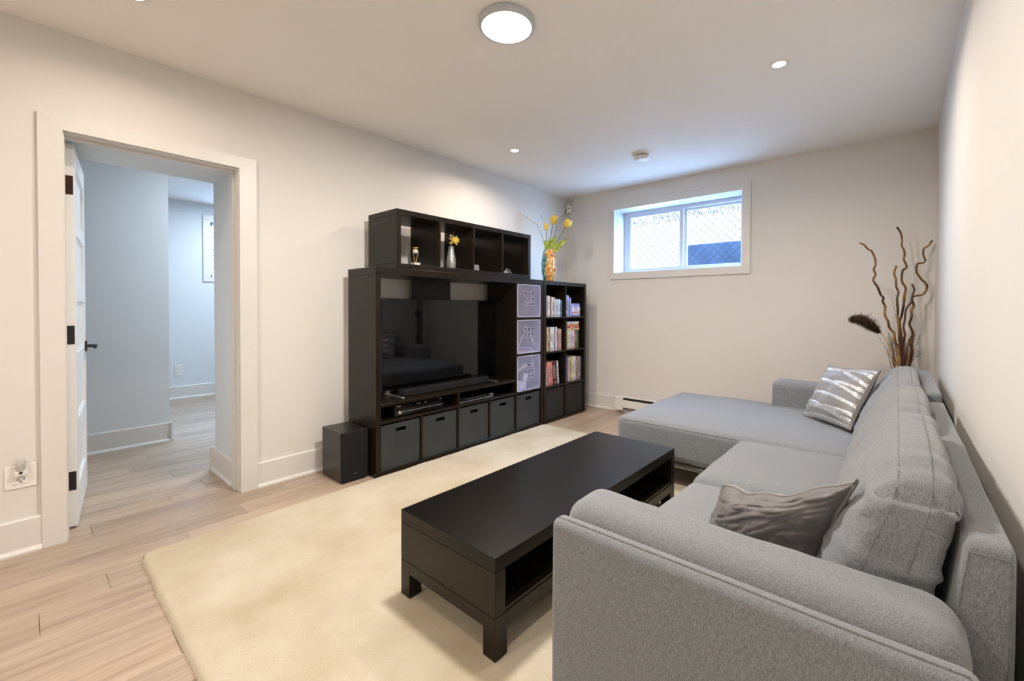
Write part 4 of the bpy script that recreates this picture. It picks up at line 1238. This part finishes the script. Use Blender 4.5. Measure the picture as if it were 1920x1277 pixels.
# ------------------------------------------------------------------ sectional sofa
so = thing('sectional_sofa', 'grey heather fabric sectional sofa with chaise along the right wall', 'sofa', (2.9, 2.5, 0))
def soft(name, lo, hi, r, fn=None, inner=(8, 8, 8), mat='sofa', parent=so):
    s = Soft(lo, hi, r, fn, inner); o = s.mesh().build(name, M[mat], parent, smooth=True); return s, o
def seam(pts, parent, r=.0028, mat='seam'):
    mb = MB(); mb.tube(pts, r, 6); return mb.build('seam', M[mat], parent, smooth=True)
# near arm: outer panel and padded roll
AX0, AX1 = 2.520, 3.335
def arm_fn(q, u, n):
    k_ = max(0, 1-u.y*u.y)
    return q+n*(.004*nz(q, 5))
def panel_fn(q, u, n):
    b = (1-u.x**2)*(1-u.z**2)
    return Vector((q.x, q.y-(.012*b if n.y < 0 else 0), q.z))+n*.003*nz(q, 4, 3)
ap, apo = soft('arm_panel', (AX0, 1.040, .10), (AX1, 1.098, .632), .024, panel_fn, (14, 2, 10))
seam([ap.at(-.985, -.30, w_) for w_ in [(-1+1.9*i/14) for i in range(15)]] + [ap.at(-.96+1.92*i/20, -.30, 1) for i in range(21)], apo)
def roll_fn(q, u, n):
    return q+n*(.006*nz(q, 4, 1)+.002*nz(q, 14, 5))
ar, aro = soft('arm_cushion', (AX0+.006, 1.082, .10), (AX1-.005, 1.272, .664), .062, roll_fn, (16, 5, 10))
# base
soft('base', (2.56, 1.26, .16), (3.32, 2.86, .27), .02, None, (6, 10, 2))
def feet(x, y):
    mb = MB(); mb.box(x-.03, x+.03, y-.03, y+.03, RTOP+.002 if x < rx1-.05 and y < ry1 else 0, .165, .003); mb.build('leg', M['silver'], so)
feet(3.25, 1.32); feet(3.25, 2.75); feet(2.66, 1.20)
# seats
def seat_fn(seed):
    def fn(q, u, n):
        if n.z > .2: q = q+Vector((0, 0, .020*(1-u.x**4)*(1-u.y**4)))
        if n.x < -.3: q = q+Vector((-.012*(1-u.y**2)*(1-u.z**2), 0, 0))
        return q+n*(.004*nz(q, 5, seed)+.0015*nz(q, 17, seed))
    return fn
s1, s1o = soft('seat_cushion', (2.512, 1.276, .250), (3.28, 2.074, .432), .055, seat_fn(1), (14, 14, 4))
s2, s2o = soft('seat_cushion', (2.512, 2.080, .250), (3.28, 2.846, .436), .055, seat_fn(2), (14, 14, 4))
# chaise
def ch_fn(q, u, n):
    if n.z > .2: q = q+Vector((0, 0, .026*(1-u.x**4)*(1-u.y**4)-.010*math.exp(-((q.x-2.47)/.05)**2)*(1-u.y**6)))
    return q+n*(.004*nz(q, 4, 7)+.0012*nz(q, 15, 2))
chs, cho = soft('chaise_cushion', (1.706, 2.852, .195), (3.28, 4.030, .434), .040, ch_fn, (26, 16, 5))
seam([chs.at(-.985+1.0*i/24, -1, .88) for i in range(25)], cho)
seam([chs.at(-.985+1.0*i/24, -1, -.66) for i in range(25)], cho)
seam([chs.at(-.02, -1+.0*i, .35+.6*i/5) for i in range(6)]+[chs.at(-.02, -.99+1.97*i/24, 1) for i in range(25)], cho, .0022)
def rail_leg(x0, x1, y):
    mb = MB(); mb.box(x0, x1, y, y+.03, .155, .180, .004); mb.box(x0, x0+.025, y, y+.03, RTOP+.0015, .165, .004); mb.box(x1-.025, x1, y, y+.03, 0 if x1 > rx1 else RTOP+.0015, .165, .004)
    mb.build('leg', M['silver'], so)
rail_leg(1.84, 2.46, 2.885)
for x, y in ((1.80, 3.95), (2.44, 3.95)):
    mb = MB(); mb.box(x-.02, x+.02, y-.02, y+.02, 0, .20, .003); mb.build('leg', M['silver'], so)
# far arm
fa, fao = soft('arm', (2.482, 3.862, .20), (3.34, 4.065, .640), .045, roll_fn, (14, 5, 8))
# back frames
def back_frame(y0, y1, ztop, xo=0):
    def fn(q, u, n):
        t_ = (q.z-.10)/(ztop-.10)
        x = q.x
        if u.x < 0 or n.x < 0: pass
        k_ = (3.392-x)/(3.392-3.24)
        xx = 3.392-k_*(.152-.088*t_)+xo
        return Vector((xx, q.y, q.z))+n*.003*nz(q, 5, 9)
    s, o = soft('back_frame', (3.24, y0, .10), (3.392, y1, ztop), .020, fn, (3, 14, 8))
    seam([s.at(-.80, -1, w_) for w_ in [-.9+1.72*i/10 for i in range(11)]]+[s.at(-.80+1.55*i/6, -1, .94) for i in range(7)]+[s.at(.82, -1, .9-1.8*i/10) for i in range(11)], o, .002)
    return s, o
back_frame(1.252, 2.845, .768)
back_frame(2.98, 4.06, .790)
# back cushions: leaning, wrinkled, with double seams
def back_cush(y0, y1, z0, z1, seed, xs=0.0):
    H_ = z1-z0
    def fn(q, u, n):
        t_ = max(0.0, min(1.05, (q.z-z0)/H_))
        k_ = (q.x-3.03)/.20                     # 0 front .. 1 back
        wdt = .226-.086*t_**1.3
        front = 3.035+.165*t_+.0*t_ - .030*sin(pi*max(0, min(1, t_)))*(1-u.y**4)
        x = front+k_*wdt+xs
        y = q.y
        if n.y < -.5: y -= .020*(1-u.z**2)
        z = q.z
        if n.z > .3: z += .030*(1-u.y**4)*(1-(k_*2-1)**2) - .022*(abs(u.y)**5)
        p = Vector((x, y, z))
        # folds running back from the front seam
        fold = noise.noise(Vector((y*9+seed*3.1, z*24+seed+k_*1.2, x*6)))
        fold2 = noise.noise(Vector((y*26+seed, z*7, x*9+seed)))
        am = .010 if (n.x < -.3 or n.y < -.4) else .005
        if n.z > .4: fold = noise.noise(Vector((y*22+seed*2, x*5, seed)))
        ridge = 1-abs(fold)*2.2 if n.y > -.4 else 1.2*max(0, 1-abs(fold)*3.6)
        return p+n*(am*(ridge-.4)+.005*fold2+.007*nz(p, 3.5, seed))
    s, o = soft('back_cushion', (3.03, y0, z0), (3.23, y1, z1), .055, fn, (14, 34, 26))
    L1 = [s.at(-.45, -1, -1+1.75*i/20) for i in range(21)]+[s.at(-.55, -.92+1.84*i/40, 1) for i in range(41)]
    L2 = [s.at(.28, -1, -1+1.75*i/20) for i in range(21)]+[s.at(.22, -.92+1.84*i/40, 1) for i in range(41)]
    seam(L1, o, .0014); seam(L2, o, .0017)
    seam([s.at(-.45+.73*i/10, -1, .82) for i in range(11)], o, .0020)
    seam([s.at(.28+.7*i/8, -1, .62-.1*i/8) for i in range(9)], o, .0018)
    return s, o
back_cush(1.285, 2.070, .435, .842, 1.0)
back_cush(2.078, 2.850, .438, .826, 4.2)
back_cush(2.862, 3.850, .440, .815, 8.7, -.004)

# ------------------------------------------------------------------ throw pillows
def pillow_surface(c, ux, uy, w_, h_, th, seed, wr=.006, pinch=.07, sag=0, shear=False):
    ux = Vector(ux).normalized(); uy = Vector(uy).normalized() if shear else (Vector(uy)-ux*Vector(uy).dot(ux)).normalized(); n = ux.cross(uy).normalized()
    c = Vector(c)
    def P(u, v_, side, lift=0.0):
        e = (1-u**2)*(1-v_**2)
        prof = max(0, (1-abs(u)**2.6))*max(0, (1-abs(v_)**2.6))
        z = side*(th/2)*prof**.55
        x = w_/2*u*(1-pinch*(1-v_*v_)); y = h_/2*v_*(1-pinch*(1-u*u))
        p = c+ux*x+uy*y
        a = math.atan2(v_, u); r_2 = sqrt(u*u+v_*v_)
        wri = wr*(noise.noise(Vector((u*3+seed, v_*3, side)))+.7*noise.noise(Vector((a*3.2, r_2*1.2+seed, side*3)))*min(1, r_2*1.3))*min(1, prof*3+.25)
        ed = .010*noise.noise(Vector((u*2.5+seed*2, v_*2.5, 4)))
        if sag:
            cr = noise.noise(Vector((u*2.2+v_*1.5+seed, v_*4.5-u*1.2, side*2))); cr2 = noise.noise(Vector((u*7-v_*2, v_*5+u*3+seed, side)))
            z += side*(.0075*max(0, 1-abs(cr)*3.6)+.003*max(0, 1-abs(cr2)*4))*(-1)*min(1, prof*4+.1)
            p += uy*(-sag*(1-u*u)*max(0, v_)**2+.006*sin(u*9+seed)*max(0, v_)**3)
        return p+n*(z+side*wri+ed+side*lift)
    return P, n
def pillow_mesh(P, side, nn=30):
    mb = MB()
    f = lambda t_: (2*t_-1)
    mb.grid(lambda a, b: P(sin(f(a)*pi/2), sin(f(b)*pi/2), side), nn, nn, side < 0)
    return mb
def edge_tube(P, r):
    pts = []
    k_ = 20
    for i in range(k_): pts.append(P(-1+2*i/k_, -1, 1))
    for i in range(k_): pts.append(P(1, -1+2*i/k_, 1))
    for i in range(k_): pts.append(P(1-2*i/k_, 1, 1))
    for i in range(k_+1): pts.append(P(-1, 1-2*i/k_, 1))
    mb = MB(); mb.tube(pts, r, 6, False); return mb
# striped pillow in the corner of the chaise
BL, BR, TL, TR = Vector((2.715, 3.61, .462)), Vector((3.00, 3.31, .470)), Vector((2.900, 3.70, .800)), Vector((3.158, 3.41, .830))
c = (BL+BR+TL+TR)/4; ux = (BR-BL)+(TR-TL); uy = (TL-BL)+(TR-BR)
sp = thing('throw_pillow', 'grey satin pillow with zigzag silver sequin stripes in the chaise corner', 'pillow', tuple(c))
P, n_ = pillow_surface(c, ux, uy, .425, .40, .15, 3.0, .004, .06)
fs = 1 if n_.dot(Vector((.5, -.8, .3))) > 0 else -1
pillow_mesh(P, fs).build('front_cover', M['satin2'], sp, smooth=True, fixn=False)
pillow_mesh(P, -fs).build('back_cover', M['satin'], sp, smooth=True, fixn=False)
edge_tube(P, .004).build('piping', M['satin'], sp, smooth=True)
stripes = [[(-.97, .80), (-.4, .84), (0, .82), (.5, .62), (.97, .42)], [(-.15, .80), (.3, .88), (.7, .84), (.97, .72)], [(.35, .985), (.7, .975), (.97, .92)],
           [(-.97, .32), (-.4, .33), (0, .28), (.5, .16), (.97, .02)], [(.0, .30), (.4, .32), (.97, .24)],
           [(-.98, -.17), (-.4, -.12), (0, -.16), (.5, -.22), (.97, -.30)],
           [(-.98, -.46), (-.4, -.52), (0, -.62), (.5, -.72), (.97, -.78)], [(-.05, -.58), (.4, -.58), (.97, -.56)], [(-.98, -.66), (-.5, -.62), (0, -.64)], [(-.95, -.93), (-.4, -.90), (.1, -.92), (.96, -.95)]]
for st_ in stripes:
    mb = MB()
    def at(t_, st_=st_):
        k_ = t_*(len(st_)-1); i = min(int(k_), len(st_)-2); f_2 = k_-i
        return (st_[i][0]*(1-f_2)+st_[i+1][0]*f_2, st_[i][1]*(1-f_2)+st_[i+1][1]*f_2)
    def SP(t_, s_):
        u, v_ = at(t_); v_ = max(-.985, min(.985, v_+(s_-.5)*.125))
        return P(u, v_, fs, .0022 if 0 < s_ < 1 else .0006)
    mb.grid(SP, 28, 4, fs < 0)
    mb.build('sequin_stripe', M['sequin'], sp, smooth=True, fixn=False)
# taupe pillow behind the near arm, sequin side away
BL, BR, TL, TR = Vector((2.755, 1.575, .405)), Vector((3.045, 1.415, .505)), Vector((2.830, 1.520, .645)), Vector((3.160, 1.370, .830))
c = (BL+BR+TL+TR)/4; ux = (BR-BL)+(TR-TL); uy = (TL-BL)+(TR-BR)
tp = thing('throw_pillow', 'crumpled taupe satin pillow with sequins on its far side behind the near arm', 'pillow', tuple(c))
P2, n_ = pillow_surface(c, ux, uy, .41, .272, .19, 9.0, .005, .05, .036, True)
fs = 1 if n_.dot(Vector((.1, -1, 0))) > 0 else -1
pillow_mesh(P2, fs, 64).build('back_cover', M['satin'], tp, smooth=True, fixn=False)
pillow_mesh(P2, -fs).build('front_cover', M['sequin_gold'], tp, smooth=True, fixn=False)
edge_tube(P2, .006).build('piping', M['satin2'], tp, smooth=True)

# ------------------------------------------------------------------ dried arrangement in the corner
fv = MB(); VX, VY = 3.245, 4.385
fv.lathe([(.085, 0), (.09, .01), (.10, .15), (.11, .32), (.10, .46), (.07, .58), (.058, .64), (.065, .69), (.058, .69), (.05, .63), (.06, .55), (.001, .5)], (VX, VY, 0), 32)
tag(fv.build('floor_vase', M['clay'], auto=60), 'tall brown floor vase in the corner behind the sofa', 'vase')
BRN = dict(
A=[(2.998,4.163,1.685),(3.024,4.186,1.672),(3.048,4.204,1.638),(3.069,4.222,1.623),(3.088,4.237,1.568),(3.091,4.239,1.519),(3.082,4.231,1.489),(3.092,4.238,1.449),(3.079,4.227,1.409),(3.104,4.247,1.36),(3.124,4.262,1.3),(3.139,4.275,1.28),(3.136,4.272,1.25),(3.15,4.283,1.211),(3.149,4.28,1.151),(3.168,4.296,1.101),(3.176,4.302,1.056),(3.203,4.324,1.012),(3.204,4.323,0.962),(3.224,4.339,0.912),(3.228,4.342,0.833),(3.233,4.344,0.733)],
B=[(3.21,4.378,1.52),(3.198,4.367,1.462),(3.208,4.375,1.422),(3.211,4.376,1.362),(3.224,4.386,1.321),(3.217,4.38,1.271),(3.222,4.382,1.191),(3.223,4.381,1.121),(3.23,4.386,1.05),(3.234,4.388,0.97),(3.243,4.394,0.89),(3.253,4.399,0.729)],
C=[(3.209,4.422,1.816),(3.233,4.441,1.768),(3.241,4.447,1.708),(3.239,4.445,1.677),(3.254,4.457,1.637),(3.256,4.458,1.596),(3.252,4.454,1.571),(3.268,4.467,1.526),(3.265,4.464,1.503),(3.246,4.447,1.485),(3.242,4.443,1.424),(3.247,4.447,1.394),(3.266,4.462,1.353),(3.261,4.457,1.303),(3.255,4.45,1.221),(3.244,4.439,1.14),(3.233,4.429,1.1),(3.242,4.435,1.009),(3.251,4.44,0.907),(3.257,4.432,0.725)],
D=[(3.414,4.580,1.714),(3.392,4.561,1.672),(3.368,4.54,1.654),(3.364,4.536,1.606),(3.376,4.545,1.565),(3.363,4.534,1.543),(3.332,4.508,1.537),(3.326,4.502,1.479),(3.353,4.523,1.424),(3.389,4.553,1.374),(3.369,4.535,1.308),(3.312,4.486,1.29),(3.303,4.478,1.262),(3.314,4.487,1.222),(3.3,4.474,1.181),(3.303,4.476,1.141),(3.291,4.464,1.08),(3.31,4.479,1.02),(3.305,4.475,0.979),(3.293,4.463,0.949),(3.307,4.474,0.888),(3.302,4.46,0.807),(3.285,4.43,0.722)],
E=[(3.3,4.426,1.381),(3.315,4.438,1.341),(3.303,4.426,1.286),(3.301,4.424,1.251),(3.274,4.4,1.206),(3.265,4.392,1.161),(3.263,4.389,1.111),(3.256,4.382,1.061),(3.265,4.388,1.002),(3.259,4.383,0.952),(3.26,4.379,0.732)])
def stick(pts, r0, r1, mat, label):
    e = Vector(pts[-1]); dv_ = (Vector((VX, VY, .60))-e)
    pts = list(pts)+[tuple(e+dv_*.9)]
    q = smooth_pts(pts, 4)
    mb = MB(); mb.tube(q, [(r0+(r1-r0)*i/(len(q)-1))*(1+.18*noise.noise(Vector((i*.7, r0*900, 0)))) for i in range(len(q))], 8)
    return tag(mb.build('willow_branch', M[mat], smooth=True), label, 'branch', 'curly willow branches in the corner')
stick(BRN['A'], .0058, .0092, 'willow', 'tall curly willow branch bending left, nearest the window')
stick(BRN['B'], .0062, .0085, 'willow', 'shorter curly willow branch standing in the middle of the bunch')
stick(BRN['C'], .0058, .0092, 'willow', 'tallest curly willow branch rising straight in the middle')
stick(BRN['D'], .0058, .0092, 'willow', 'curly willow branch zigzagging right towards the side wall')
stick(BRN['E'], .0055, .0080, 'willow_dark', 'short dark curly willow branch crossing in front of the right branch')
dpl = thing('dried_plume', 'fluffy dark brown dried plume drooping left from the bunch', 'plume', (3.2, 4.36, .7))
pp = [(2.964,4.163,1.13),(3.006,4.199,1.138),(3.045,4.231,1.11),(3.084,4.263,1.07),(3.115,4.289,1.03),(3.154,4.321,.97),(3.186,4.346,.87),(3.218,4.37,.729),(3.243,4.383,.60)]
q = smooth_pts(pp, 6)
mb = MB(); mb.tube(q[24:], [.0022+.002*i/len(q) for i in range(len(q)-24)], 6); mb.build('stem', M['straw'], dpl, smooth=True)
rr = random.Random(9); fb = MB()
sp_ = q[:27]
for i in range(4200):
    k_ = rr.random(); a = k_*(len(sp_)-2); j = int(a); p = sp_[j].lerp(sp_[j+1], a-j)
    axis = (sp_[j]-sp_[j+1]).normalized()
    env = .014+.036*sin(pi*min(1, .08+.92*k_))**.8
    dr = Vector((rr.gauss(0, 1), rr.gauss(0, 1), rr.gauss(-.85, .8))); dr = (dr-axis*dr.dot(axis)).normalized()*rr.uniform(.3, 1)*env*(1.35 if dr.z < 0 else .75)
    tip = p+dr+axis*rr.uniform(.0, .03)*(1-k_*.3)+Vector((0, 0, -.012*rr.random()))
    sd = axis.cross(dr).normalized()*.0022
    fb.quad(p-sd, p+sd, tip+sd*.3, tip-sd*.3)
fb.tube([tuple(s_) for s_ in sp_], [.004+.006*sin(pi*i/len(sp_)) for i in range(len(sp_))], 6)
fb.build('feathery_hairs', M['plume'], dpl, kind='stuff', fixn=False)
def spike(a, b, r, label):
    a, b = Vector(a), Vector(b); L = (a-b).length
    t = thing('dried_flower_spike', label, 'dried flower', tuple(b), 'cream dried flower spikes in the corner bunch')
    mb = MB(); mid = (a+b)/2; n_2 = 16
    pts = [b.lerp(a, i/n_2) for i in range(n_2+1)]
    mb.tube(pts, [r*(.55+.45*sin(pi*min(1, .1+.85*i/n_2)))*(1+.16*sin(i*2.4+r*500)) for i in range(n_2+1)], 10)
    for v_ in mb.v: v_ += Vector((nz(v_, 90), nz(v_, 90, 5), nz(v_, 90, 8)))*.003
    mb.build('seed_head', M['cream'], t, smooth=True)
    mb = MB(); mb.tube([b, b.lerp(Vector((VX, VY, .60)), .95)], .0022, 6); mb.build('stem', M['straw'], t)
spike((3.222,4.372,.838), (3.224,4.371,.734), .0155, 'largest cream dried flower spike, leftmost at the foot of the bunch')
spike((3.279,4.421,.893), (3.279,4.419,.800), .0155, 'tallest cream dried flower spike on the right of the bunch')
spike((3.257,4.400,.800), (3.258,4.400,.734), .0095, 'smallest cream dried flower spike in the middle of the bunch')
spike((3.275,4.404,.803), (3.276,4.404,.724), .0115, 'cream dried flower spike just below the tallest one')
STM = [[(3.115,4.288,.985),(3.17,4.333,.869),(3.214,4.367,.729)], [(3.165,4.33,.98),(3.193,4.352,.89),(3.226,4.377,.729)], [(3.277,4.424,.945),(3.274,4.42,.85),(3.268,4.412,.729)], [(3.353,4.489,1.001),(3.324,4.462,.9),(3.285,4.425,.729)], [(3.322,4.463,1.006),(3.308,4.449,.91),(3.28,4.42,.729)], [(3.181,4.349,1.281),(3.205,4.368,1.171),(3.23,4.386,1.03),(3.245,4.393,.729)], [(3.175,4.335,.829),(3.195,4.351,.729),(3.203,4.357,.709)]]
SL = ['thin straw stem slanting left beside the brown plume', 'pale straw stem between the plume and the tall left branch', 'short upright stem beside the tallest cream flower spike', 'thin straw stem slanting right, furthest towards the side wall', 'thin straw stem slanting right close to the right branch', 'long hair-thin stem rising left of the middle branches', 'short hair-thin stem low at the left foot of the bunch']
for i, (p, l) in enumerate(zip(STM, SL)):
    p = list(p)+[(VX, VY, .61)]
    mb = MB(); mb.tube(smooth_pts(p, 5), .0016 if i != 1 else .0028, 5)
    tag(mb.build('dried_reed', M['straw'] if i in (0, 1, 5) else M['willow_dark'], smooth=True), l, 'stem', 'thin dried stems in the corner bunch')
rr = random.Random(4); gr = MB()
for i in range(46):
    a = rr.uniform(-1, 1); b_2 = rr.uniform(-1, 1); L = rr.uniform(.12, .34)
    p0 = Vector((VX+.02*a, VY+.02*b_2, .62)); p2 = Vector((VX+.085*a, VY+.06*b_2, .70+L)); p1 = (p0+p2)/2+Vector((rr.uniform(-.015, .015), 0, .03))
    gr.tube(smooth_pts([p0, p1, p2], 4), [.0014]*8+[.0007], 4)
for i in range(10):
    c0 = Vector((3.315+rr.uniform(-.02, .03), 4.45+rr.uniform(-.02, .02), .78+rr.uniform(-.03, .1))); r0 = rr.uniform(.012, .03)
    gr.tube([c0+Vector((r0*cos(t_*.9), .3*r0*sin(t_*.7), r0*sin(t_*.9))) for t_ in range(8)], .0008, 4, False)
go = gr.build('dried_grass', M['willow_dark'], kind='stuff', fixn=False)
tag(go, 'fine tangle of dark dried grass at the foot of the willow bunch', 'dried grass')
